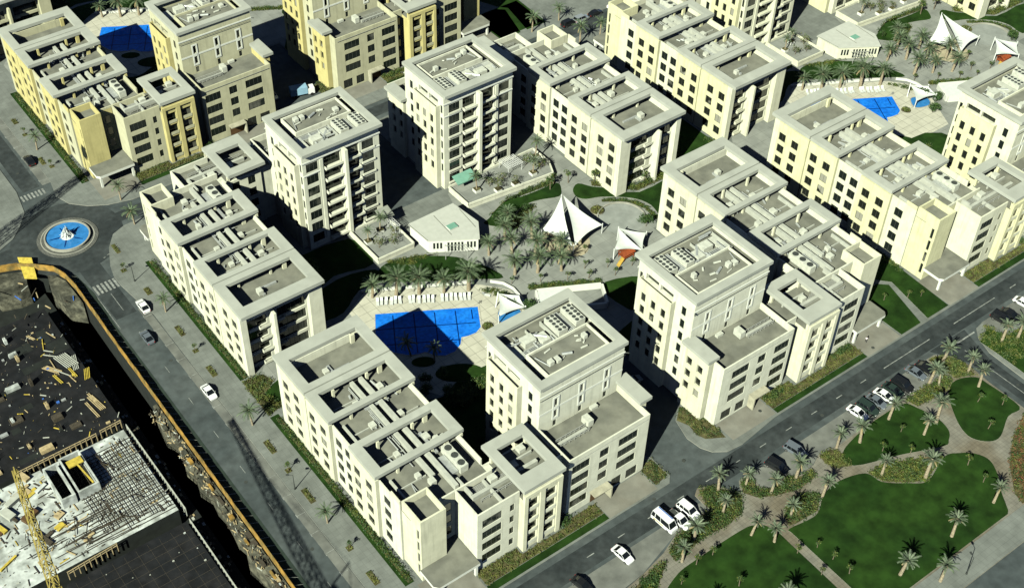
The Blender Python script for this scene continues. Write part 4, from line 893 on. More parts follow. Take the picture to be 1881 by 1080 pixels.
BB = [(134.3, 95.6), (136.8, 95.2), (136.0, 92.5), (138.1, 90.6), (142.6, 91.2), (145.0, 89.6), (148.2, 89.3), (147.1, 87.9), (142.6, 87.7), (137.4, 89.2), (134.2, 91.1), (132.9, 93.4)]
BC = [(135.3, 85.0), (139.1, 86.7), (142.8, 86.2), (144.7, 84.4), (141.4, 82.0), (136.3, 82.3), (134.4, 82.7)]
BD = [(151.5, 91.1), (154.6, 91.0), (155.6, 88.8), (154.9, 85.6), (151.9, 87.2), (151.2, 89.1)]
BE = [(177.0, 90.9), (183.1, 91), (189.2, 90.4), (189, 88.9), (186.1, 87.6), (181.1, 87.9), (177.6, 88.3)]
BM = [(156.1, 82.6), (160.9, 82.1), (167.3, 79.0), (171.4, 76.8), (163.9, 74.6), (160.2, 76.7), (156.9, 79.5)]
BF = [(194.4, 74.6), (186.5, 71.6), (180.2, 67.6), (175.2, 62.6), (174.4, 60.2), (194.4, 60.2)]
shrubs(BA, 6, .9, ('leaf', 'leaf', 'leafy', 'leaf'), seed=51, clump=1.4); shrubs(BB, 6, .9, ('leaf', 'leaf', 'leafy'), seed=52); shrubs(BC, 6, 1., ('leaf', 'leaf', 'leafy'), seed=53)
shrubs(BD, 6, .7, ('leafb', 'leafy'), seed=54); shrubs(BE, 6, .9, ('leafy', 'leafy', 'leaf'), seed=55); shrubs(BM, 7, .7, ('leafy', 'leaf', 'leafy'), seed=56, base=.17)
shrubs(BF, 3.5, .8, ('leafr', 'leafy', 'leaf', 'leafr'), seed=57)
shrubs([(189.8, 95.6), (191.9, 95.4), (194.2, 93.4), (195.2, 90.3), (194.4, 87), (190.2, 89)], 6, .9, ('leafy', 'leaf', 'leafb'), seed=58)
shrubs([(203.4, 92.8), (208, 95.4), (209, 91.2), (214, 90), (214, 86), (208, 84), (203.2, 84)], 4, .9, ('leaf', 'leafy', 'leafb'), seed=59, soil=False)
shrubs([(97, 88.6), (108, 90.6), (110.5, 90.4), (105, 87), (99, 86)], 6, .8, ('leaf', 'leafy', 'leaf'), seed=60)

# ------------------------------------------------------------------ palms and trees
def palm_proto(name, th, cr, nf, seed, fr, droop=1., dry=True, tr=.24, span=105):
    R = random.Random(seed); o = thing(name, (0, 0, 0), 'palm', 'palm tree')
    b = MB(); n = 9; lean = R.uniform(-.15, .15)
    prev = None
    for k in range(n):
        z0, z1 = th*k/n, th*(k+1)/n; r0 = tr*(1.15-.35*k/n); x0 = lean*(k/n)**2; x1 = lean*((k+1)/n)**2
        i = len(b.v)
        for z, r, xx in ((z0, r0*1.12, x0), (z1, r0*.92, x1)):
            for q in range(9): t = 6.283*q/9; b.v.append((xx+r*cos(t), r*sin(t), z))
        for q in range(9): j = (q+1) % 9; b.f.append((i+q, i+j, i+9+j, i+9+q)); b.m.append(0)
    b.cyl(lean, 0, th-.35, th+.15, tr*1.5, 9, 0, 0, tr*.9)
    b.build('trunk', ['trunk'], o)
    b = MB()
    for k in range(nf):
        a = k*2.39996+R.uniform(-.2, .2); f = (k+.5)/nf
        el = radians(82-span*f**.9+R.uniform(-8, 8)); L = cr*R.uniform(.85, 1.1)*(.8+.35*sin(pi*min(1, f*1.1)))
        old = dry and f > .93
        m = 1 if old else 0
        p = Vector((lean, 0, th)); dirh = Vector((cos(a), sin(a), 0)); ns = 8; pts = [p.copy()]; e = el
        for s in range(ns):
            p = p+(dirh*cos(e)+Vector((0, 0, sin(e))))*(L/ns); e -= radians(9.5*droop)*(.5+s/ns); pts.append(p.copy())
        side0 = Vector((-sin(a), cos(a), 0))
        for s in range(ns):
            c, d = pts[s], pts[s+1]; t = (d-c).normalized(); up = side0.cross(t)
            wdt = L*.17*(1-.6*(s/ns)**2.2)*(.55 if s == 0 else 1)
            b.poly([c-side0*.035, d-side0*.025, d+side0*.025, c+side0*.035], m)
            for h in (0, 1):
                base = c+(d-c)*(.1+.5*h)
                for sg in (-1, 1):
                    tip = base+side0*sg*wdt*R.uniform(.75, 1.1)+t*wdt*.75-up*(-.18*wdt)+Vector((0, 0, -.18*wdt*droop))
                    b.poly([base-t*.045, tip, base+t*.10], m)
    b.build('crown', [fr, 'dryfrond'], o); return o
def tree_proto(name, th, cr, nl, seed, leaf, branchy=False, ls=.3, flat=.75):
    R = random.Random(seed); o = thing(name, (0, 0, 0), 'tree', 'tree'); b = MB(); C = []
    b.bar((0, 0, 0), (.04, .02, th), (.09, .06), 0, 6)
    for k in range(7):
        a = k*2.4+R.uniform(-.4, .4); r = cr*R.uniform(.35, .7); z = th+cr*R.uniform(.1, .9)*flat
        q = (r*cos(a), r*sin(a), z); b.bar((.04, .02, th*R.uniform(.75, 1)), q, (.05, .02), 0, 5); C.append((q, cr*R.uniform(.35, .55)))
        if branchy:
            for _ in range(4): w = (q[0]+R.uniform(-.4, .4)*cr, q[1]+R.uniform(-.4, .4)*cr, q[2]+R.uniform(.1, .6)*cr); b.bar(q, w, (.03, .015), 0, 4); C.append((w, cr*.2))
    b.build('trunk', ['bark'], o)
    b = MB(); C.append(((0, 0, th+cr*.7*flat), cr*.5))
    for k in range(nl):
        (q, r) = R.choice(C); v = Vector((R.gauss(0, 1), R.gauss(0, 1), R.gauss(0, 1))).normalized()*r*R.uniform(.5, 1.05)
        leafq(b, R, q[0]+v.x, q[1]+v.y, q[2]+v.z*.8, ls*R.uniform(.6, 1.3), R.choice((0, 0, 1)))
    b.build('crown', list(leaf), o); return o
PP = [palm_proto('palm_tree', 4.4, 1.85, 24, s, 'frond', .85, tr=.25, span=80) for s in (1, 2, 3)]        # young pruned date palms
PD = [palm_proto('palm_tree', 4.6, 2.9, 34, s, 'frond2', .95, tr=.32, span=98) for s in (4, 5)]    # full date palms
PS = [palm_proto('palm_tree', 4.8, 2.5, 24, s, 'frond2', 1.1, tr=.2) for s in (6, 7)]
TY = [tree_proto('young_tree', 1.7, .75, 150, s, ('leaf', 'leafy'), ls=.26) for s in (11, 12)]
TF = [tree_proto('frangipani_tree', 1.0, 1.5, 170, s, ('leafy', 'leaf'), True, ls=.32) for s in (14, 15)]
TB = [tree_proto('leafy_tree', 1.6, 2.2, 900, s, ('leaf', 'leaf'), ls=.42) for s in (16,)]
USED = set()
def put(protos, i, x, y, z=.14, s=1., label='', group=''):
    pr_ = protos[i % len(protos)]
    o = pr_ if pr_.name not in USED else copy_tree(pr_)
    if pr_.name not in CH: CH[pr_.name] = list(pr_.children)
    if o is pr_: USED.add(pr_.name)
    o['category'] = 'palm tree' if 'palm' in pr_.name else 'tree'
    place(o, x, y, z, random.uniform(0, 6.28), s*random.uniform(.9, 1.1), label, group); o.rotation_euler = (random.gauss(0, .045), random.gauss(0, .045), o.rotation_euler.z); return o
def sx_of(x, y):   # order across the picture
    return (x*cos(radians(36))-y*sin(radians(36)))/(x*.45+y*.6+100)
def row(protos, pts, z, s, what, where, group, num=True):
    pts = sorted(pts, key=lambda p: sx_of(*p[:2])); n = len(pts)
    for k, p in enumerate(pts):
        sc_ = (p[2] if len(p) > 2 else 1)*s*random.uniform(.92, 1.08)
        lb = '%s %s, %s' % (what, where, ordinal(k, n)) if n > 1 else '%s %s' % (what, where)
        put(protos, k, p[0], p[1], z, sc_, lb, group)
G1 = 'palms in the park'; G2 = 'palms in the courtyards'; G3 = 'palms along the streets'
row(PP, [(126.3, 92.2), (117.8, 91.0), (129.4, 96.7), (134.5, 94.4), (137.2, 90.2)], .15, 1, 'pruned young palm', 'in shrub beds at the bays nearest the alley', G1)
row(PP, [(127.1, 85.4), (129.5, 81.8), (136.3, 84.2), (144.7, 83.9)], .16, 1, 'young palm', 'beside the crossing of the park paths', G1)
row(PP, [(143.6, 89.9), (155.9, 90.5)], .16, 1, 'young palm', 'near the dark parked cars', G1)
row(PP, [(160.7, 88.8), (170.1, 89.5), (172.7, 82.6), (177.3, 83.3)], .17, 1.05, 'young palm', 'on the small lawn behind the row of parked cars', G1)
row(PP, [(157.9, 80.7), (164.0, 75.1, 1.15)], .17, 1, 'young palm', 'in the crescent shrub bed between two lawns', G1)
row(PP, [(157.3, 63.2, 1.05), (142.9, 63.2, 1.05), (147.7, 58.0, 1.1)], .17, 1, 'palm', 'near the lower edge of the big lawn', G1)
row(PP, [(170.1, 63.6)], .17, 1, 'lone palm', 'where the big lawn meets the orange flower bed', G1)
row(PP, [(191.5, 93.4), (193.7, 88.4), (184.2, 91.0), (185.7, 89.6), (192.2, 84.5)], .16, 1.0, 'young palm', 'in the shrub corner at the road junction', G1)
row(PP, [(206.9, 90.0), (210.5, 88.6), (214.6, 89.2), (222, 88)], .16, 1.05, 'young palm', 'on the far side of the road junction', G1)
row(PP, [(107.5, 77.5), (112.5, 88.6), (120.5, 71)], .16, 1, 'palm', 'at the lower left end of the park', G1)
for dx, dy, l in ((0, 0, MID), (XP, 0, 'in the far right courtyard'), (0, YP, 'in the upper left courtyard')):
    def sh(P): return [(x+dx, y+dy, *r) for x, y, *r in P]
    row(PD, sh([(104.4, 181.0, .9), (108.8, 178.1, 1.1), (113.5, 175.9, 1.15), (118.2, 172.9, 1.15), (123.2, 170.4, 1.15)]), .16, 1, 'date palm', 'behind the sun loungers ' + l, G2)
    if dy == 0:
        row(PD, sh([(134.7, 168.4), (139.3, 165.9), (144.1, 163.2)]), .15, 1, 'date palm', 'in the plaza front row ' + l, G2)
        row(PD, sh([(133.8, 177.1, .9), (138.5, 174.5), (142.4, 170.9), (147.3, 168.1, .95)]), .15, 1, 'date palm', 'in the plaza middle row ' + l, G2)
        row(PD, sh([(143.3, 182.7), (145.6, 176.0), (140.2, 179.4)]), .15, .95, 'date palm', 'in the plaza back row ' + l, G2)
        row(TY, sh([(148.8, 160.6), (153.3, 157.8), (158.2, 155.0), (152.2, 164.6)]), .15, 1.1, 'small tree', 'in a pit near the sails ' + l, 'small trees in the courtyards')
        row(TY, sh([(137.9, 163.0), (143.2, 159.9), (132.2, 166.3), (147.5, 157.6), (153.0, 154.8)]), .15, 1., 'small tree', 'along the low plaza hedge ' + l, 'small trees in the courtyards')
        row(TB, sh([(170.0, 163.5, .9)]), .15, 1, 'broad leafy tree', 'beside the round plaza ' + l, 'leafy trees in the courtyards')
        for (x, y) in ((112.8, 195.8), (117.2, 197.6), (144.4, 196.4), (159.5, 193.6), (164.0, 198.4), (148.6, 193.4), (153.4, 192.8)):
            pb = thing('planter_box', (x+dx, y+dy, 1.3), 'white square planter ' + {112.8: 'at the left terrace wall', 117.2: 'near the grey awning', 144.4: 'beside the green awning', 159.5: 'in front of the pergola', 164.0: 'at the terrace right end', 148.6: 'at the terrace front wall', 153.4: 'below the pergola'}[x] + ', ' + l, 'planter'); q_ = MB(); q_.box(x+dx-.75, x+dx+.75, y+dy-.75, y+dy+.75, 1.3, 2.15, 0, 1); q_.build('box', ['trim', 'soil'], pb)
        row(TF, sh([(148.6, 193.4, .8), (153.4, 192.8, .8)]), 2.15, 1, 'frangipani in a planter', 'on the long terrace ' + l, 'frangipani trees on the terraces')
        row(TF, sh([(114, 193), (117.5, 192.2), (119.6, 195.2)]), 1.3, 1, 'bushy frangipani', 'on the left terrace ' + l, 'frangipani trees on the terraces')
        row(TF, sh([(148, 196), (151.5, 195.6), (160.4, 197.6), (162.2, 194.2)]), 1.3, 1.1, 'bushy frangipani', 'on the long terrace ' + l, 'frangipani trees on the terraces')
        row(PS, sh([(144.4, 196.4, .75), (159.5, 193.6, .8), (164.0, 198.4, .8)]), 2.15, 1, 'slim palm', 'on the long terrace ' + l, G2)
        row(PS, sh([(112.8, 195.8, .7), (117.2, 197.6, .7)]), 2.15, 1, 'slim palm', 'on the left terrace ' + l, G2)
        row(TY, sh([(160.2, 187.6, 1.3), (162.2, 188.8, 1.1), (165.4, 187, 1.2), (170.6, 183.4, 1.3), (174.4, 179.6, 1.3), (180.5, 176.2, 1.2)]), .18, 1.25, 'small tree', 'along the curved lawn edge ' + l, 'small trees in the courtyards')
        row(TB, sh([(142.2, 186.2, .55), (146.2, 183.4, .6), (150.4, 184.6, .55)]), .18, .85, 'dark shrub tree', 'left of the large sail ' + l, 'leafy trees in the courtyards')
        row(TB, sh([(153, 146, .8), (158, 147.4, .7), (163, 146, .9)]), .18, .85, 'leafy tree', 'behind the hedge near the tower ' + l, 'leafy trees in the courtyards')
        row(TB, sh([(97.5, 150, .9), (99.2, 152.4, 1), (103.5, 152.2, .9), (101, 146.5, 1.1)]), .15, .8, 'leafy tree', 'in the corner behind the pool ' + l, 'leafy trees in the courtyards')
        row(PS, sh([(101.2, 161, .9), (104.5, 157, .8)]), .15, 1, 'palm', 'at the pool rim ' + l, G2)
        row(TB, sh([(127.6, 159.5), (129.6, 156.4), (124.6, 153.8)]), .15, .85, 'leafy tree', 'right of the pool deck ' + l, 'leafy trees in the courtyards')
for x, y, l in ((64.7, 276.2, 'tall street palm on the sidewalk in front of the ochre wing'), (73.4, 245.4, 'street palm at the entrance of the ochre corner block'), (64.9, 203.9, 'street palm on the left sidewalk beside the white parked sedan'), (64.5, 163.9, 'street palm on the left sidewalk level with the gap between two wings'), (64.2, 134.3, 'street palm low on the left sidewalk between two planted squares'), (72.2, 235.2, 'small street palm beside the roundabout in front of the cream wing')):
    put(PS, int(x*7), x, y, .14, random.uniform(.78, .95), l, G3)
row(PS, [(210.0, 246.3), (207.3, 233.5), (200, 246), (214, 232.8)], .14, 1, 'street palm', 'along the far street behind the towers', G3)
# square planters and young street trees on the left sidewalk
for k, (x, y, w, l, t) in enumerate([(64.7, 196.7, 1.1, 3.6, 0), (64.7, 189.3, 1.2, 1.2, 1), (64.7, 182.0, 1.2, 3.6, 0), (64.5, 156.8, 1.2, 3.8, 0), (64.5, 149.5, 1.2, 1.2, 1), (64.5, 141.9, 1.2, 4.0, 0), (64.5, 127, 1.2, 1.3, 1), (64.5, 119, 1.2, 3.4, 0), (64.6, 212.2, 1.3, 2.6, 0), (63.1, 221.7, 1.2, 1.2, 1), (64.8, 229.6, 1.0, 3.6, 0), (65, 267.5, 1.2, 1.2, 1), (64.6, 284, 1.2, 1.3, 1), (63.8, 271, 1.1, 3.4, 0), (64.6, 291, 1.2, 2.6, 0)]):
    where = ['on the left sidewalk', 'by the ochre wing'][y > 240]
    ys = sorted(q for q in (196.7, 189.3, 182, 156.8, 149.5, 141.9, 127, 119, 212.2, 221.7, 229.6, 267.5, 284, 271, 291) if (q > 240) == (y > 240))
    od = ['lowest', 'second from bottom', 'third from bottom', 'fourth from bottom', 'fifth from bottom', 'sixth from bottom', 'seventh from bottom', 'eighth from bottom', 'ninth from bottom', 'tenth from bottom', 'uppermost'][ys.index(y)]
    o = thing('planting_square', (x, y, .13), ('soil square with a young tree ' if t else 'long planted strip of shrubs ') + where + ', ' + od + ' patch', 'planter', 'planted squares in the sidewalks')
    b = MB(); b.box(x-w/2, x+w/2, y-l/2, y+l/2, .1, .17, 1, 0); b.build('bed', ['soil', 'kerb'], o)
    R = random.Random(k); b = MB()
    for _ in range(int(w*l*26)): leafq(b, R, x+R.uniform(-w, w)*.45, y+R.uniform(-l, l)*.45, .2+R.uniform(0, .4)*(1-t*.6), .3, R.choice((0, 1)))
    b.build('shrub', ['leafy', 'leafb'], o)
    if t: put(TY, k, x, y, .15, .95, 'young street tree %s, %s' % (where, {189.3: 'beside the blue grey car', 149.5: 'between two planted strips', 127: 'lowest in the picture', 221.7: 'by the zebra crossing', 267.5: 'nearest the upper crossing', 284: 'farthest up the street'}[y]), 'young trees on the sidewalk')
row(TY, [(135.0, 76.2), (131.1, 77.5), (135.4, 72.7), (135.5, 68.8), (131.2, 71.6)], .17, .95, 'thin young tree', 'beside the straight path between the two big lawns', 'young trees on the lawns')
row(TY, [(188.6, 81.9), (184.4, 76.0), (192, 78.4)], .17, 1, 'thin young tree', 'on the lawn at the road junction', 'young trees on the lawns')
row(TY, [(172.5, 67.9), (173.5, 72.4)], .17, 1, 'thin young tree', 'on the big lawn near the flower bed', 'young trees on the lawns')
row(TY, [(109.1, 85.1), (114.2, 86.6), (118.1, 86.4), (117.3, 78.7)], .17, 1, 'thin young tree', 'on the lower left lawn of the park', 'young trees on the lawns')
row(TY, [(162.6, 84.6), (166.5, 80.9), (169.5, 85.8)], .17, .9, 'thin young tree', 'on the small lawn of the park', 'young trees on the lawns')
row(TY, [(203.9, 109.5), (196.2, 113.5), (201.2, 111)], .17, .9, 'small tree', 'on the lawn beside the entrance canopies', 'young trees on the lawns')
# ------------------------------------------------------------------ vehicles
def car_proto(col, kind='sedan'):
    o = thing('parked_car', (0, 0, 0), 'car', 'car', 'cars parked along the roads')
    L, W = {'sedan': (4.6, 1.8), 'suv': (4.8, 1.95), 'van': (5.4, 2.0), 'pickup': (5.2, 1.9)}[kind]
    hb, hr = {'sedan': (.88, 1.42), 'suv': (1.05, 1.8), 'van': (1.15, 2.35), 'pickup': (1.0, 1.78)}[kind]
    # side profile stations (y, half width, top z of body)
    if kind == 'van': st = [(-.5, .40, .7), (-.485, .46, .95), (-.42, .49, 1.0), (-.3, .5, 1.0), (.3, .5, 1.0), (.47, .49, 1.0), (.5, .46, .9)]
    else: st = [(-.5, .36, .62), (-.485, .43, .74), (-.40, .48, .86), (-.26, .5, .97), (0, .5, 1.), (.30, .5, 1.), (.42, .48, .97), (.485, .44, .9), (.5, .38, .7)]
    b = MB(); rings = []
    for y, hw, tz in st:
        x = W*hw; zt = hb*tz; i = len(b.v)
        b.v += [(-x*.92, y*L, .22), (-x, y*L, .38), (-x, y*L, zt*.80), (-x*.93, y*L, zt), (x*.93, y*L, zt), (x, y*L, zt*.80), (x, y*L, .38), (x*.92, y*L, .22)]; rings.append(i)
    for a, c in zip(rings, rings[1:]):
        for k in range(8): j = (k+1) % 8; b.f.append((a+k, a+j, c+j, c+k)); b.m.append(0)
    b.f.append(tuple(rings[0]+k for k in range(8))); b.m.append(0); b.f.append(tuple(rings[-1]+k for k in range(7, -1, -1))); b.m.append(0)
    b.build('body', [col], o, smooth=False)
    # cabin: glass house with painted roof and pillars
    y0, y1, y2, y3 = {'sedan': (-.26, -.07, .2, .38), 'suv': (-.27, -.12, .42, .485), 'van': (-.42, -.3, .46, .49), 'pickup': (-.27, -.12, .1, .16)}[kind]
    xb, xt = W*.465, W*.385; z0, z1 = hb-.02, hr-.06
    g_ = MB(); B0 = [(-xb, y0*L, z0), (xb, y0*L, z0), (xb, y3*L, z0), (-xb, y3*L, z0)]; T0 = [(-xt, y1*L, z1), (xt, y1*L, z1), (xt, y2*L, z1), (-xt, y2*L, z1)]
    for k in range(4): j = (k+1) % 4; g_.poly([B0[k], B0[j], T0[j], T0[k]])
    g_.build('windows', ['cglass'], o)
    r = MB(); r.prism([(-xt-.03, y1*L-.04), (xt+.03, y1*L-.04), (xt+.03, y2*L+.04), (-xt-.03, y2*L+.04)], z1, z1+.07)
    for k in range(4): r.bar(B0[k], T0[k], .045, 0, 4)
    for s in (-1, 1):
        r.bar((s*xb, (y0+y3)*.5*L, z0), (s*xt, (y1+y2)*.5*L, z1), .05, 0, 4)
        if kind in ('suv', 'van'): r.bar((s*(xb+.01), (y0*.2+y3*.8)*L, z0), (s*(xt+.01), (y1*.2+y2*.8)*L, z1), .09, 0, 4)
    r.build('roof', [col], o)
    if kind == 'pickup':
        t = MB(); t.box(-W*.42, W*.42, .19*L, .47*L, hb+.002, hb+.02); t.build('load_bed', ['acdark'], o)
    for s in (-1, 1):
        for y in (-.31, .31):
            w = MB(); i0 = len(w.v); w.bar((s*(W/2-.2), y*L, .33), (s*(W/2+.02), y*L, .33), .33, 0, 14); wo = w.build('wheel', ['tyre'], o)
            q = MB(); q.bar((s*(W/2+.005), y*L, .33), (s*(W/2+.03), y*L, .33), .2, 0, 10); q.build('rim', ['rim'], wo)
        h = MB(); h.box(s*W*.28, s*W*.43, -L*.502, -L*.48, hb*.56, hb*.7); h.build('headlight', ['lamp'], o)
        h = MB(); h.box(s*W*.30, s*W*.44, L*.485, L*.503, hb*.62, hb*.8); h.build('tail_light', ['tail'], o)
        h = MB(); h.box(s*W*.5, s*(W*.5+.16), -L*.2, -L*.17, hb*.88, hb*1.02); h.build('mirror', [col], o)
    return o
CARP = {}
def car(col, kind, x, y, rz, label, group='cars parked along the roads'):
    k = (col, kind)
    if k not in CARP: CARP[k] = car_proto('car_'+col, kind); o = CARP[k]; CH[o.name] = list(o.children)
    else: o = copy_tree(CARP[k])
    return place(o, x-.15, y-.3, .022, radians(rz), 1, label, group)
LC_ = 'in the left street'
car('white', 'sedan', 61.6, 208.3, 180, 'white sedan parked beside a street palm in the left street')
car('grey', 'sedan', 58.1, 199.0, 180, 'blue grey sedan driving down the left street')
car('white', 'sedan', 61.5, 177.0, 2, 'white sedan alone in a roadside bay left of the gap between two wings')
car('black', 'sedan', 61.4, 272.9, 180, 'dark sedan parked below the ochre wing, above the roundabout')
car('white', 'sedan', 104.6, 96.3, 6, 'white sedan parked alone below the front block forecourt')
car('black', 'sedan', 94.4, 95.6, 10, 'dark sedan cut by the bottom edge of the picture', )
car('white', 'pickup', 118.4, 96.0, 4, 'white pickup truck parked tightly beside the white van')
car('white', 'suv', 121.3, 96.6, 6, 'white car with dark windows parked at the end of the bay beside the shrub bed')
car('black', 'suv', 142.6, 94.2, 12, 'black off-road car parked half under palms near the alley')
car('grey', 'suv', 148.5, 94.9, 12, 'grey blue car parked alone beside a palm and the main road')
car('white', 'sedan', 166.1, 94.5, 8, 'white sedan at the lower left end of the row of parked cars')
car('green', 'suv', 168.7, 94.1, 8, 'dark green off-road car in the row of parked cars')
car('grey', 'sedan', 171.6, 94.3, 8, 'blue grey sedan in the row of parked cars, between dark green and white')
car('white', 'sedan', 174.1, 94.4, 8, 'white sedan in the middle of the row of parked cars')
car('green', 'sedan', 176.8, 94.4, 8, 'dark green sedan in the row of parked cars, beside the black off-road car')
car('black', 'suv', 179.4, 94.2, 8, 'black off-road car at the upper right end of the row of parked cars')
car('grey', 'sedan', 184.4, 94.8, 8, 'grey sedan of the pair parked under a palm at the road junction')
car('black', 'sedan', 187.2, 94.4, 8, 'black sedan of the pair parked under a palm at the road junction')
car('black', 'suv', 212.2, 94.4, 8, 'left black car parked beyond the road junction')
car('black', 'sedan', 215.0, 94.2, 8, 'right black car parked beyond the road junction')
car('white', 'sedan', 220.4, 94.8, 8, 'white sedan parked beyond the road junction at the right picture edge')
car('black', 'suv', 211.0, 243.2, 92, 'dark car with pale roof parked on the far street')
car('silver', 'suv', 215.4, 242.9, 90, 'silver blue car parked on the far street')
car('black', 'sedan', 220.8, 243.0, 90, 'black sedan parked on the far street, next to the silver car')
car('white', 'sedan', 228, 243.1, 90, 'white sedan parked on the far street beside the yellow wing')
car('silver', 'sedan', 134.6, 128, 84, 'silver sedan in the shaded alley between the two front towers')
car('silver', 'sedan', 124.6, 262, 4, 'silver sedan in the dark alley behind the ochre tower')
# van with a coloured stripe and roof bar
v = car_proto('car_white', 'van'); place(v, 115.6, 96.9, .022, radians(4), 1, 'white high-roof van with a dark blue roof stripe and yellow side stripe')
v.name = 'parked_van'; v['category'] = 'van'; ORG[v.name] = (0, 0, 0)
b = MB(); b.box(.55, .75, -1.3, 2.35, 2.365, 2.38); b.build('roof_stripe', ['bluebit'], v)
b = MB(); b.box(-1.016, -1.004, -.6, 2.0, .75, 1.0); b.build('side_stripe', ['timbery'], v)
# light blue truck in the alley
t = thing('box_truck', (131.6, 257.6, .02), 'light blue truck with a covered load in the dark alley beside the ochre block', 'truck', rz=radians(75))
ORG[t.name] = (0, 0, 0)
b = MB(); b.box(-1.1, 1.1, -1.2, 3.4, .9, 2.9); b.build('cargo_box', ['tarblue'], t)
b = MB(); b.prism([(-1.05, -3.1), (1.05, -3.1), (1.05, -1.3), (-1.05, -1.3)], .6, 2.2); b.build('cab', ['car_white'], t)
b = MB(); b.poly([(-.95, -3.12, 1.4), (.95, -3.12, 1.4), (.95, -3.12, 2.1), (-.95, -3.12, 2.1)]); b.build('windscreen', ['cglass'], t)
for s in (-1, 1):
    for y in (-2.3, 2.2): b = MB(); b.bar((s*.8, y, .45), (s*1.08, y, .45), .45, 0, 12); b.build('wheel', ['tyre'], t)

# ------------------------------------------------------------------ person on the forecourt
def person(x, y, rz, label):
    me = bpy.data.meshes.new('person'); bm = bmesh.new(); lay = bm.verts.layers.skin.verify()
    J = [((0, 0, .95), .15), ((0, 0, 1.15), .13), ((0, 0, 1.38), .16), ((0, 0, 1.50), .06), ((0, -.01, 1.56), .065), ((0, -.02, 1.66), .105), ((0, -.01, 1.74), .085),
         ((.2, 0, 1.42), .065), ((.27, .02, 1.16), .05), ((.28, -.06, .92), .038), ((.285, -.09, .84), .03), ((-.2, 0, 1.42), .065), ((-.27, .02, 1.16), .05), ((-.28, -.06, .92), .038), ((-.285, -.09, .84), .03),
         ((.1, 0, .88), .1), ((.11, -.12, .5), .07), ((.11, -.08, .1), .05), ((.11, -.22, .05), .04), ((-.1, 0, .88), .1), ((-.11, .08, .5), .07), ((-.11, .22, .12), .05), ((-.11, .12, .05), .04)]
    V = [bm.verts.new(p) for p, r in J]
    for v_, (p, r) in zip(V, J): v_[lay].radius = (r, r*.85)
    V[0][lay].use_root = True
    for a, c in ((0, 1), (1, 2), (2, 3), (3, 4), (4, 5), (5, 6), (2, 7), (7, 8), (8, 9), (9, 10), (2, 11), (11, 12), (12, 13), (13, 14), (0, 15), (15, 16), (16, 17), (17, 18), (0, 19), (19, 20), (20, 21), (21, 22)): bm.edges.new((V[a], V[c]))
    bm.to_mesh(me); bm.free()
    o = bpy.data.objects.new('person', me); COL.objects.link(o); o.location = (x, y, .145); o.rotation_euler = (0, 0, rz)
    o.modifiers.new('skin', 'SKIN'); s = o.modifiers.new('sub', 'SUBSURF'); s.levels = s.render_levels = 2
    m = bpy.data.materials.new('clothes'); m.use_nodes = True; nt = m.node_tree; tc = nt.nodes.new('ShaderNodeTexCoord'); sp = nt.nodes.new('ShaderNodeSeparateXYZ'); cr = nt.nodes.new('ShaderNodeValToRGB')
    nt.links.new(tc.outputs['Object'], sp.inputs[0]); mr = nt.nodes.new('ShaderNodeMapRange'); mr.inputs['From Max'].default_value = 1.9; nt.links.new(sp.outputs['Z'], mr.inputs['Value']); nt.links.new(mr.outputs['Result'], cr.inputs['Fac'])
    cr.color_ramp.interpolation = 'CONSTANT'; e = cr.color_ramp.elements; e[0].color = (.02, .02, .025, 1); e[0].position = 0; e[1].position = .5; e[1].color = (.62, .55, .55, 1); q = e.new(.785); q.color = (.32, .18, .11, 1)
    nt.links.new(cr.outputs['Color'], nt.nodes['Principled BSDF'].inputs['Base Color']); me.materials.append(m)
    h = MB()
    for k in range(5):
        for a in range(10): pass
    bm = bmesh.new(); bmesh.ops.create_uvsphere(bm, u_segments=12, v_segments=8, radius=.118)
    for v_ in list(bm.verts):
        if v_.co.z < -.01 and v_.co.y < .02: bm.verts.remove(v_)
    for v_ in bm.verts: v_.co += Vector((0, 0, 1.70))
    mh = bpy.data.meshes.new('hair'); bm.to_mesh(mh); bm.free(); mh.materials.append(M['hair']); ho = bpy.data.objects.new('hair', mh); COL.objects.link(ho); ho.parent = o
    return tag(o, label, 'person')
person(182.9, 107, 2.3, 'person in a pale shirt and dark trousers walking across the forecourt by the road')

# ------------------------------------------------------------------ street furniture
def street_lamp(x, y, h, rz, label, arms=1):
    o = thing('street_lamp', (x, y, .13), label, 'street lamp', 'street lamps', rz); ORG[o.name] = (0, 0, 0)
    b = MB(); b.bar((0, 0, 0), (0, 0, h), (.11, .06), 0, 8); b.cyl(0, 0, 0, .35, .18, 8); b.build('pole', ['acdark'], o)
    for s in ((1,) if arms == 1 else (1, -1)):
        b = MB(); b.bar((0, 0, h-.05), (s*.9, 0, h+.15), .05, 0, 6); b.build('arm', ['acdark'], o)
        b = MB(); b.box(s*.7, s*1.3, -.18, .18, h+.1, h+.25); b.build('lamp_head', ['acdark'], o)
street_lamp(63.2, 144.8, 4.4, 2.6, 'slim dark street lamp on the lower left sidewalk between two planted strips')
street_lamp(63.6, 217.0, 4.4, 2.6, 'slim dark street lamp on the sidewalk beside the lower zebra crossing')
street_lamp(152.8, 56.2, 5, 1.2, 'dark street lamp at the bottom right beside the wide sidewalk')
street_lamp(199, 233.6, 5, 1.2, 'dark street lamp on the far street')

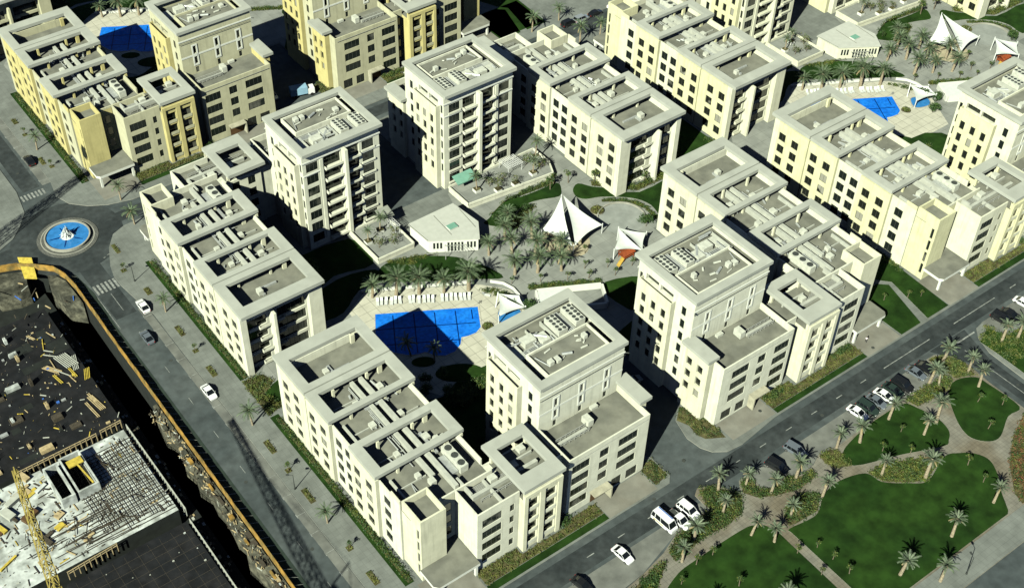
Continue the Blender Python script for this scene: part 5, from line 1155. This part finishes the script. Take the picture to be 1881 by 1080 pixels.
# fountain in the roundabout
FX, FY = 57.4, 240.1
o = thing('roundabout_fountain', (FX, FY, 0), 'round blue fountain basin with a white central jet in the middle of the roundabout', 'fountain')
b = MB(); b.cyl(FX, FY, -.02, .12, 7.1, 64, 0, 0); b.build('apron', ['brickring'], o)
def annulus(b, x, y, r0, r1, z0, z1, n=56, m=0):
    for k in range(n):
        a, c = 2*pi*k/n, 2*pi*(k+1)/n
        p = [(x+r*cos(t), y+r*sin(t)) for r in (r0, r1) for t in (a, c)]
        b.poly([(*p[0], z1), (*p[2], z1), (*p[3], z1), (*p[1], z1)], m); b.poly([(*p[2], z0), (*p[3], z0), (*p[3], z1), (*p[2], z1)], m); b.poly([(*p[0], z0), (*p[1], z0), (*p[1], z1), (*p[0], z1)], m)
b = MB(); annulus(b, FX, FY, 5.0, 5.35, .12, .75); b.build('basin_wall', ['kerb'], o)
b = MB(); b.cyl(FX, FY, .12, .48, 4.99, 56); b.build('water', ['fwater'], o)
b = MB()
for k, (a, r0, r1, w) in enumerate(((.35, 1.6, 3.9, .5), (1.65, 1.5, 3.6, .45), (2.9, 1.6, 4., .5), (4.15, 1.4, 3.8, .45), (5.4, 1.7, 3.9, .4))):
    d = Vector((cos(a), sin(a), 0)); s = Vector((-d.y, d.x, 0)); c = Vector((FX, FY, .49)); b.poly([c+d*r0-s*w*.5, c+d*r1-s*w*.2, c+d*(r1+.2), c+d*r1+s*w*.3, c+d*r0+s*w*.5])
b.build('dark_inlay', ['poolline'], o)
b = MB(); RF = random.Random(2)
for k in range(90):
    a = RF.uniform(0, 6.28); r0 = RF.uniform(0, .5); r1 = r0+RF.uniform(.15, 1.5); h = 3.6*(1-(r1/2.1)**1.3)*RF.uniform(.5, 1)
    p0 = (FX+r0*cos(a), FY+r0*sin(a), .48); p1 = (FX+(r0*.6+r1*.4)*cos(a), FY+(r0*.6+r1*.4)*sin(a), .48+h); p2 = (FX+r1*cos(a), FY+r1*sin(a), .48+h*.55)
    b.bar(p0, p1, (.10, .06), 0, 4); b.bar(p1, p2, (.06, .03), 0, 4)
b.cyl(FX, FY, .481, .53, 1.5, 20); b.build('water_jet', ['foam'], o)
annul = MB(); annulus(annul, FX, FY, 6.0, 6.25, .121, .16); annul.build('kerb_ring', ['kerb'], o)

# ------------------------------------------------------------------ building site
def flat(name, x0, x1, y0, y1, z0, z1, m, kind='structure'): b = MB(); b.box(x0, x1, y0, y1, z0, z1); return tag(b.build(name, [m]), kind=kind)
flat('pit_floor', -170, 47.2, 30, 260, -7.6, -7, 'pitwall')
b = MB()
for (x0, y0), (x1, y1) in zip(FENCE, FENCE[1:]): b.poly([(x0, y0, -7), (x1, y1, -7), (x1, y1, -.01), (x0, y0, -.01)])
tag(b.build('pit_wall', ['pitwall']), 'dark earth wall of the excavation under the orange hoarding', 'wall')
R = random.Random(3)
led = [(51.2, 60)] + [(51.25, 120), (51.4, 200)]
LP = []
for k in range(40): y = 60+k*3.1; LP.append((49.8+R.uniform(-1.3, .8)+(0 if y < 165 else (y-165)*.1), y))
sheet('rubble_ledge', [(51.3, 60), (51.4, 181)] + LP[::-1], -7, -.4, 'rubble')
sheet('rubble_ledge', [(51.4, 218), (51.2, 226.8), (49.9, 230.2), (48.6, 231.4), (47.6, 227.5), (48.6, 221)], -7, -.5, 'rubble')
sheet('rubble_ledge', [(45.0, 235.4), (40.4, 237.6), (36, 238.2), (37, 233), (41.2, 231.6), (43.8, 231.5)], -7, -.6, 'rubble')
def slabthing(name, x0, x1, y0, y1, z, m, label, cat):
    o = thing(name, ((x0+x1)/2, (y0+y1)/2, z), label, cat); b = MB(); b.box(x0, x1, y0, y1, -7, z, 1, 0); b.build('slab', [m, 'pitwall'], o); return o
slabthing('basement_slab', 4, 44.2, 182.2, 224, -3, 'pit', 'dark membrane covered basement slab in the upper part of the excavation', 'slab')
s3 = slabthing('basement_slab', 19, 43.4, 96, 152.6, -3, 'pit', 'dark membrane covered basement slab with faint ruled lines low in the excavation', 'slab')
b = MB()
for k in range(26): b.box(19.5, 43, 98+k*2.1, 98.05+k*2.1, -2.999, -2.985)
for k in range(10): b.box(20.5+k*2.4, 20.54+k*2.4, 97, 152, -2.999, -2.987)
b.build('ruled_line', ['rebar'], s3)
dk = slabthing('formwork_deck', -6, 43.2, 155.2, 180, -2, 'fdeck', 'pale formwork deck covered with dark reinforcing bars in the excavation', 'formwork deck')
b = MB()
for k in range(24): y = 156+k*.92; b.bar((29+R.uniform(-6, 1)*(y < 167), y, -1.75), (43+R.uniform(-.6, .6), y+R.uniform(-.2, .2), -1.75), .085, 0, 4)
for k in range(17): x = 29.4+k*.83; b.bar((x, 156+R.uniform(0, 4), -1.62), (x+R.uniform(-.15, .15), 178+R.uniform(-2, .6), -1.62), .075, 0, 4)
for k in range(20): x, y = R.uniform(14, 30), R.uniform(156, 165); b.bar((x, y, -1.7), (x+R.uniform(6, 12), y+R.uniform(-.6, .6), -1.7), .07, 0, 4)
for k in range(60): x, y, a = R.uniform(16, 40), R.uniform(155.6, 176), R.uniform(0, 3.1); l = R.uniform(1, 3.5); b.bar((x, y, -1.6), (x+l*cos(a), y+l*sin(a), -1.55), .08, 0, 4)
b.build('reinforcing_bars', ['rebar'], dk)
def shaft(x0, x1, y0, y1, lab):
    o = thing('lift_shaft', (x0, y0, -2), lab, 'shaft'); b = MB(); par_(b, x0, x1, y0, y1, -2, .6, .35); b.build('shaft_wall', ['fdeck'], o); b = MB(); b.box(x0+.36, x1-.36, y0+.36, y1-.36, -2, -1.95); b.build('shaft_floor', ['pitwall'], o)
def par_(b, x0, x1, y0, y1, z0, z1, t): b.box(x0, x0+t, y0, y1, z0, z1); b.box(x1-t, x1, y0, y1, z0, z1); b.box(x0+t, x1-t, y0, y0+t, z0, z1); b.box(x0+t, x1-t, y1-t, y1, z0, z1)
shaft(25.4, 28.3, 168.2, 177.6, 'left open concrete shaft with thin white walls on the formwork deck')
shaft(28.9, 33.2, 168.2, 178.2, 'right open concrete shaft with thin white walls on the formwork deck')
b = MB(); b.box(29.8, 32.8, 174.6, 176.4, .62, .9); b.bar((31.5, 174.6, .8), (32.2, 168.6, .8), .2); tag(b.build('formwork_board', ['timbery']), 'yellow formwork panel lying across the right concrete shaft', 'formwork panel')
# edge protection round the deck
def guard(x0, y0, x1, y1, z, lab, m='timber'):
    o = thing('edge_guard', (x0, y0, z), lab, 'guard rail', 'guard rails on the building site'); n = max(2, int(hypot(x1-x0, y1-y0)/1.1)); b = MB()
    for k in range(n+1): x, y = x0+(x1-x0)*k/n, y0+(y1-y0)*k/n; b.bar((x, y, z-1.4), (x, y, z+1.1), .1)
    b.build('post', [m], o); b = MB(); b.bar((x0, y0, z+1), (x1, y1, z+1), .09); b.bar((x0, y0, z+.4), (x1, y1, z+.4), .08); b.build('rail', [m], o)
guard(21, 181.2, 38, 181.4, -2, 'yellowish timber guard rail between the upper dark slab and the formwork deck')
guard(39, 181.6, 43.5, 181.8, -2, 'short timber guard rail at the right end of the formwork deck edge')
guard(20, 153.6, 30, 154.2, -2, 'timber guard rail along the lower edge of the formwork deck')
guard(44.2, 154, 44, 180, -2, 'pale scaffold rail along the right edge of the formwork deck', 'beam')
guard(43.8, 118, 43.9, 152, -3, 'pale scaffold rail along the lower dark slab', 'beam')
CW = {'beam': 'pale', 'timber': 'tan', 'fdeck': 'pale', 'timbery': 'yellow', 'bluebit': 'blue', 'metal': 'grey', 'rebar': 'dark', 'brown': 'dark', 'rubble': 'sandy', 'hoard': 'orange'}
# loose material: each bundle, board and crate is its own thing
def bit(name, lab, cat, grp, mk): o = tag(mk(MB()), lab, cat, grp); return o
for k in range(16):
    x, y = R.uniform(38, 43.6), R.uniform(184, 216); a = R.gauss(1.75, .35); l = R.uniform(2, 5.5); m = R.choice(('timber', 'timber', 'timbery', 'beam'))
    b = MB()
    for q in range(R.choice((1, 2, 4))): b.bar((x+q*.35, y, -2.8), (x+q*.35+l*cos(a), y+l*sin(a), -2.75), .11)
    tag(b.build('timber_beam', [m]), 'loose %s beams lying at the right edge of the upper dark basement slab' % CW[m], 'timber', CW[m]+' loose beams on the upper dark slab')
for k in range(70):
    x, y = R.uniform(8, 43), R.uniform(184, 223); b = MB(); s = R.uniform(.12, .5); b.box(x, x+s*R.uniform(.6, 2), y, y+s, -3, -3+s*.7)
    m = R.choice(('beam', 'timber', 'fdeck', 'fdeck', 'metal', 'timber', 'bluebit', 'metal', 'timbery')); tag(b.build('scrap_block', [m]), 'small %s scrap block lying on the upper dark basement slab' % CW[m], 'scrap', CW[m]+' scrap on the upper dark slab')
for k in range(26):
    x, y = R.uniform(20, 43), R.uniform(118, 151); b = MB(); s = R.uniform(.1, .3); b.box(x, x+s*1.6, y, y+s, -3, -3+s)
    tag(b.build('scrap_block', [R.choice(('beam', 'fdeck', 'beam'))]), 'tiny pale scrap lying on the lower ruled dark slab', 'scrap', 'scrap on the lower dark slab')
for k in range(34):
    x, y = R.uniform(2, 27), R.uniform(156, 179); a = R.choice((.35, 1.9, .4)); l = R.uniform(1.2, 4.5); w = R.uniform(.2, .8); b = MB()
    d = Vector((cos(a), sin(a), 0)); s = Vector((-d.y, d.x, 0)); h = R.uniform(.15, .9); c = Vector((x, y, 0))
    b.prism([tuple((c+s*w)[:2]), tuple((c-s*w)[:2]), tuple((c+d*l-s*w)[:2]), tuple((c+d*l+s*w)[:2])], -2, -2+h)
    m = R.choice(('timber', 'timber', 'rebar', 'fdeck', 'beam', 'brown', 'timbery', 'rebar')); tag(b.build('board_stack', [m]), 'stack of %s boards lying on the left part of the formwork deck' % CW[m], 'board stack', CW[m]+' board stacks on the formwork deck')
for k in range(30):
    x, y = R.uniform(49.4, 50.6), R.uniform(112, 178); l = R.uniform(.6, 2.2); w = R.uniform(.3, .9); b = MB(); b.box(x, x+w, y, y+l, -.4, -.4+R.uniform(.2, .7))
    m = R.choice(('timber', 'rubble', 'rebar', 'fdeck', 'hoard', 'beam')); tag(b.build('board_stack', [m]), '%s stack of building material on the rubble ledge inside the orange hoarding' % CW[m], 'board stack', CW[m]+' material along the hoarding')
for k in range(14):
    x, y = R.uniform(36, 50), R.uniform(219, 235)
    b = MB(); a = R.uniform(0, 3); l = R.uniform(.6, 2.4); b.bar((x, y, -.4), (x+l*cos(a), y+l*sin(a), -.2), .13)
    m = R.choice(('timber', 'beam', 'bluebit', 'rebar'))
    if y < 244-x*.22: tag(b.build('timber_beam', [m]), '%s beam lying in the upper corner of the building site' % CW[m], 'timber', CW[m]+' beams in the upper site corner')
n_ = 0
for gx in (12, 19, 26, 33):
    for gy in (188, 196, 204, 212, 219):
        x, y = gx+R.uniform(-.4, .4), gy+R.uniform(-.4, .4)
        o = thing('column_stub', (x, y, -3), 'unfinished column stub with starter bars standing on the upper dark slab', 'column', 'column stubs on the upper dark slab')
        b = MB(); h = R.uniform(.3, 1.6); b.box(x-.3, x+.3, y-.6, y+.6, -3, -3+h); b.build('stub', [R.choice(('timber', 'rebar', 'fdeck', 'pitwall'))], o)
        b = MB()
        for a_ in (-.2, .2):
            for c_ in (-.45, 0, .45): b.bar((x+a_, y+c_, -3+h), (x+a_+R.uniform(-.1, .1), y+c_, -2+h), .035, 0, 4)
        b.build('starter_bars', ['rebar'], o)
for k in range(14):
    x, y = R.uniform(6, 40), R.uniform(184, 222); w_, l_ = R.uniform(1.2, 3.4), R.uniform(.8, 2.2); m = R.choice(('timber', 'timbery', 'rebar', 'fdeck', 'metal', 'rebar')); b = MB()
    for q in range(R.choice((2, 3, 4))): b.box(x+q*.03, x+w_-q*.04, y+q*.05, y+l_-q*.03, -3+q*.22, -3+q*.22+.18)
    tag(b.build('material_pile', [m]), 'neat %s pile of boards standing on the upper dark basement slab' % CW[m], 'board pile', CW[m]+' board piles on the upper dark slab')
b = MB()
for q in range(7): b.bar((39.8+q*.42, 208, -2.6), (41.0+q*.42, 203.4, -2.6), .1, 0, 5)
tag(b.build('pipe_bundle', ['beam']), 'fan of pale pipes laid side by side on the upper dark slab', 'pipes')
b = MB(); b.poly([(44.9, 238.9, 1.3), (47.5, 236.9, 1.3), (46.0, 230.6, .2), (43.7, 232.4, .2)]); b.poly([(44.9, 238.9, 1.2), (47.5, 236.9, 1.2), (46.0, 230.6, .1), (43.7, 232.4, .1)]); tag(b.build('ramp_board', ['timbery']), 'large yellow board leaning inside the hoarding below the roundabout', 'board')
b = MB()
for k in range(420):
    x, y = R.uniform(6, 44), R.uniform(183, 223); s = R.uniform(.05, .22); a = R.uniform(0, 3.1); l = R.choice((s, s*2, s*7)); m_ = R.choice((0, 0, 0, 1, 1, 2, 3, 3, 3, 3))
    b.bar((x, y, -2.93), (x+l*cos(a), y+l*sin(a), -2.93), s*.6, m_)
for k in range(500):
    x, y = R.uniform(0, 43), R.uniform(155.6, 179.6); s = R.uniform(.06, .25); a = R.choice((.1, 1.65, R.uniform(0, 3.1))); l = R.choice((s, s*3, s*9)); m_ = R.choice((0, 1, 1, 2, 3, 3, 3, 3, 3))
    b.bar((x, y, -1.9), (x+l*cos(a), y+l*sin(a), -1.9), s*.6, m_)
for k in range(220):
    x, y = R.uniform(44.3, 47), R.uniform(112, 222); s = R.uniform(.06, .3); b.box(x, x+s*2, y, y+s*3, -7, -7+s, R.choice((0, 1, 3, 3)))
for k in range(420):
    x, y = R.uniform(48.8, 51.2), R.uniform(112, 180); s = R.uniform(.05, .22); b.bar((x, y, -.4+s), (x+R.uniform(-.5, .5), y+R.uniform(-1.2, 1.2), -.4+s), s*.7, R.choice((0, 1, 1, 3, 3, 3)))
tag(b.build('debris', ['beam', 'timber', 'timbery', 'rebar']), kind='stuff')
# patched membrane on the dark slab
b = MB()
for k in range(26):
    x, y = R.uniform(6, 40), R.uniform(184, 219); w_, h_ = R.uniform(1.5, 7), R.uniform(1, 5); b.box(x, min(44, x+w_), y, min(223, y+h_), -3, -2.99+k*.0008, R.choice((0, 1)))
tag(b.build('membrane_patches', ['pitwall', 'pit']), kind='stuff')
# hoarding with raking braces
ho = thing('site_hoarding', (51.6, 150, 0), 'long orange site hoarding with braces between the excavation and the left street', 'fence')
b = MB()
for (x0, y0), (x1, y1) in zip(FENCE, FENCE[1:-1]):
    n = max(1, int(hypot(x1-x0, y1-y0)/2.2)); d = Vector((x1-x0, y1-y0, 0)).normalized(); s = Vector((-d.y, d.x, 0))*.06
    for k in range(n):
        p = Vector((x0+(x1-x0)*k/n, y0+(y1-y0)*k/n, 0)); q = Vector((x0+(x1-x0)*(k+1)/n, y0+(y1-y0)*(k+1)/n, 0)); o2 = s*R.uniform(-.6, .6); hgt = 1.65+R.uniform(-.12, .12)
        b.prism([tuple((p-s+o2)[:2]), tuple((q-s+o2)[:2]), tuple((q+s+o2)[:2]), tuple((p+s+o2)[:2])], -.3, hgt)
b.build('panel', ['hoard'], ho)
y = 100
while y < 226: b = MB(); b.bar((51.75, y, 1.35), (53.6, y+R.uniform(-.2, .2), .05), .05); b.build('brace', ['beam'], ho); y += 2.1
# tower cranes
def crane(name, mx, my, z0, H_, tip, jz, w, label):
    o = thing(name, (mx, my, z0), label, 'crane', 'tower cranes'); b = MB()
    z = z0; h = w/2; C = [(-h, -h), (h, -h), (h, h), (-h, h)]
    while z < H_:
        for i in range(4):
            (ax, ay), (cx, cy) = C[i], C[(i+1) % 4]
            b.bar((mx+ax, my+ay, z), (mx+ax, my+ay, z+2), .12); b.bar((mx+ax, my+ay, z), (mx+cx, my+cy, z+2), .06); b.bar((mx+ax, my+ay, z), (mx+cx, my+cy, z), .05)
        z += 2
    b.build('mast', ['craney'], o)
    b = MB(); b.box(mx+1.1, mx+2.6, my-.8, my+.8, H_-.8, H_+1.4); b.build('cab', ['craney'], o)
    b = MB(); A = Vector((mx, my, jz)); T = Vector((*tip, jz)); d = (T-A); L = d.length; d.normalize(); s = Vector((-d.y, d.x, 0)); n = int(L/2.2)
    def sec(k): t = k/n; ww = 1.05*(1-.62*t**1.6); p = A+d*(L*t); return p+s*ww, p-s*ww, p+Vector((0, 0, 1.9*(1-.6*t)))
    for k in range(n):
        a, c = sec(k), sec(k+1)
        for i in range(3): b.bar(a[i], c[i], .13)
        b.bar(a[0], c[1], .07); b.bar(a[0], c[2], .07); b.bar(a[1], c[2], .07); b.bar(a[0], a[1], .08); b.bar(a[0], a[2], .06); b.bar(a[1], a[2], .06); b.bar(a[1], c[0], .06)
        if k % 2 == 0: b.poly([a[0]*.6+a[1]*.4+Vector((0, 0, .05)), a[0]*.4+a[1]*.6+Vector((0, 0, .05)), c[0]*.4+c[1]*.6+Vector((0, 0, .05)), c[0]*.6+c[1]*.4+Vector((0, 0, .05))])
    b.build('jib', ['craney'], o)
    b = MB(); Bk = A-d*14; b.bar(A+s, Bk+s, .14); b.bar(A-s, Bk-s, .14); b.bar(A+Vector((0, 0, 7)), Bk, .07); b.bar(A+Vector((0, 0, 7)), A+d*(L*.6)+Vector((0, 0, 1.5)), .05); b.bar(A, A+Vector((0, 0, 7)), .2); b.build('counter_jib', ['craney'], o)
    b = MB(); q = Bk+d*1.5; b.box(q.x-1.2, q.x+1.2, q.y-1.2, q.y+1.2, jz-2, jz+.2); b.build('counterweight', ['fdeck'], o)
crane('tower_crane', 10.4, 100, -7, 37, (17.1, 147.2), 37.5, 1.8, 'yellow lattice tower crane whose jib crosses the lower left building site')
crane('tower_crane', 9.0, 231.6, -7, 50, (-38, 215), 50.5, 1.8, 'tall tower crane beyond the left picture edge, its lattice shadow on the roundabout')

# ------------------------------------------------------------------ light, camera, world
AZ, EL = radians(25), radians(37.5)
sd = Vector((-cos(EL)*cos(AZ), -cos(EL)*sin(AZ), sin(EL)))       # towards the sun
sun = bpy.data.lights.new('sun', 'SUN'); sun.energy = 5.0; sun.angle = radians(.5); sun.color = (.96, 1, .83)
so = bpy.data.objects.new('sun', sun); COL.objects.link(so); so.rotation_euler = (-sd).to_track_quat('-Z', 'Y').to_euler(); so.location = (0, 0, 300)
w = bpy.data.worlds.new('World'); sc.world = w; w.use_nodes = True; nt = w.node_tree
sky = nt.nodes.new('ShaderNodeTexSky'); sky.sky_type = 'NISHITA'; sky.sun_disc = False; sky.air_density = .35; sky.dust_density = .1; sky.sun_elevation = EL; sky.sun_rotation = atan2(sd.x, sd.y)
bg = nt.nodes['Background']; bg.inputs['Strength'].default_value = .05; nt.links.new(sky.outputs['Color'], bg.inputs['Color'])
F, PITCH, ROLL, YAW, CX, CZ = 2371.37, .7632, .0003, .6263, 861.55, 200.
fwd = Vector((sin(YAW)*cos(PITCH), cos(YAW)*cos(PITCH), -sin(PITCH))); rgt = Vector((cos(YAW), -sin(YAW), 0)); up = rgt.cross(fwd)
rgt, up = rgt*cos(ROLL)+up*sin(ROLL), up*cos(ROLL)-rgt*sin(ROLL)
from mathutils import Matrix
cam = bpy.data.cameras.new('camera'); co = bpy.data.objects.new('camera', cam); COL.objects.link(co)
mw = Matrix((rgt, up, -fwd)).transposed().to_4x4(); mw.translation = Vector((0, 0, CZ)); co.matrix_world = mw
cam.sensor_fit = 'HORIZONTAL'; cam.sensor_width = 36; cam.lens = F/1881*36; cam.shift_x = (940.5-CX)/1881; cam.clip_start = 1; cam.clip_end = 3000
sc.camera = co
sc.view_settings.view_transform = 'Standard'; sc.view_settings.look = 'None'; sc.view_settings.gamma = 1; sc.view_settings.exposure = .72
sc.cycles.max_bounces = 5; sc.cycles.diffuse_bounces = 0; sc.cycles.glossy_bounces = 2
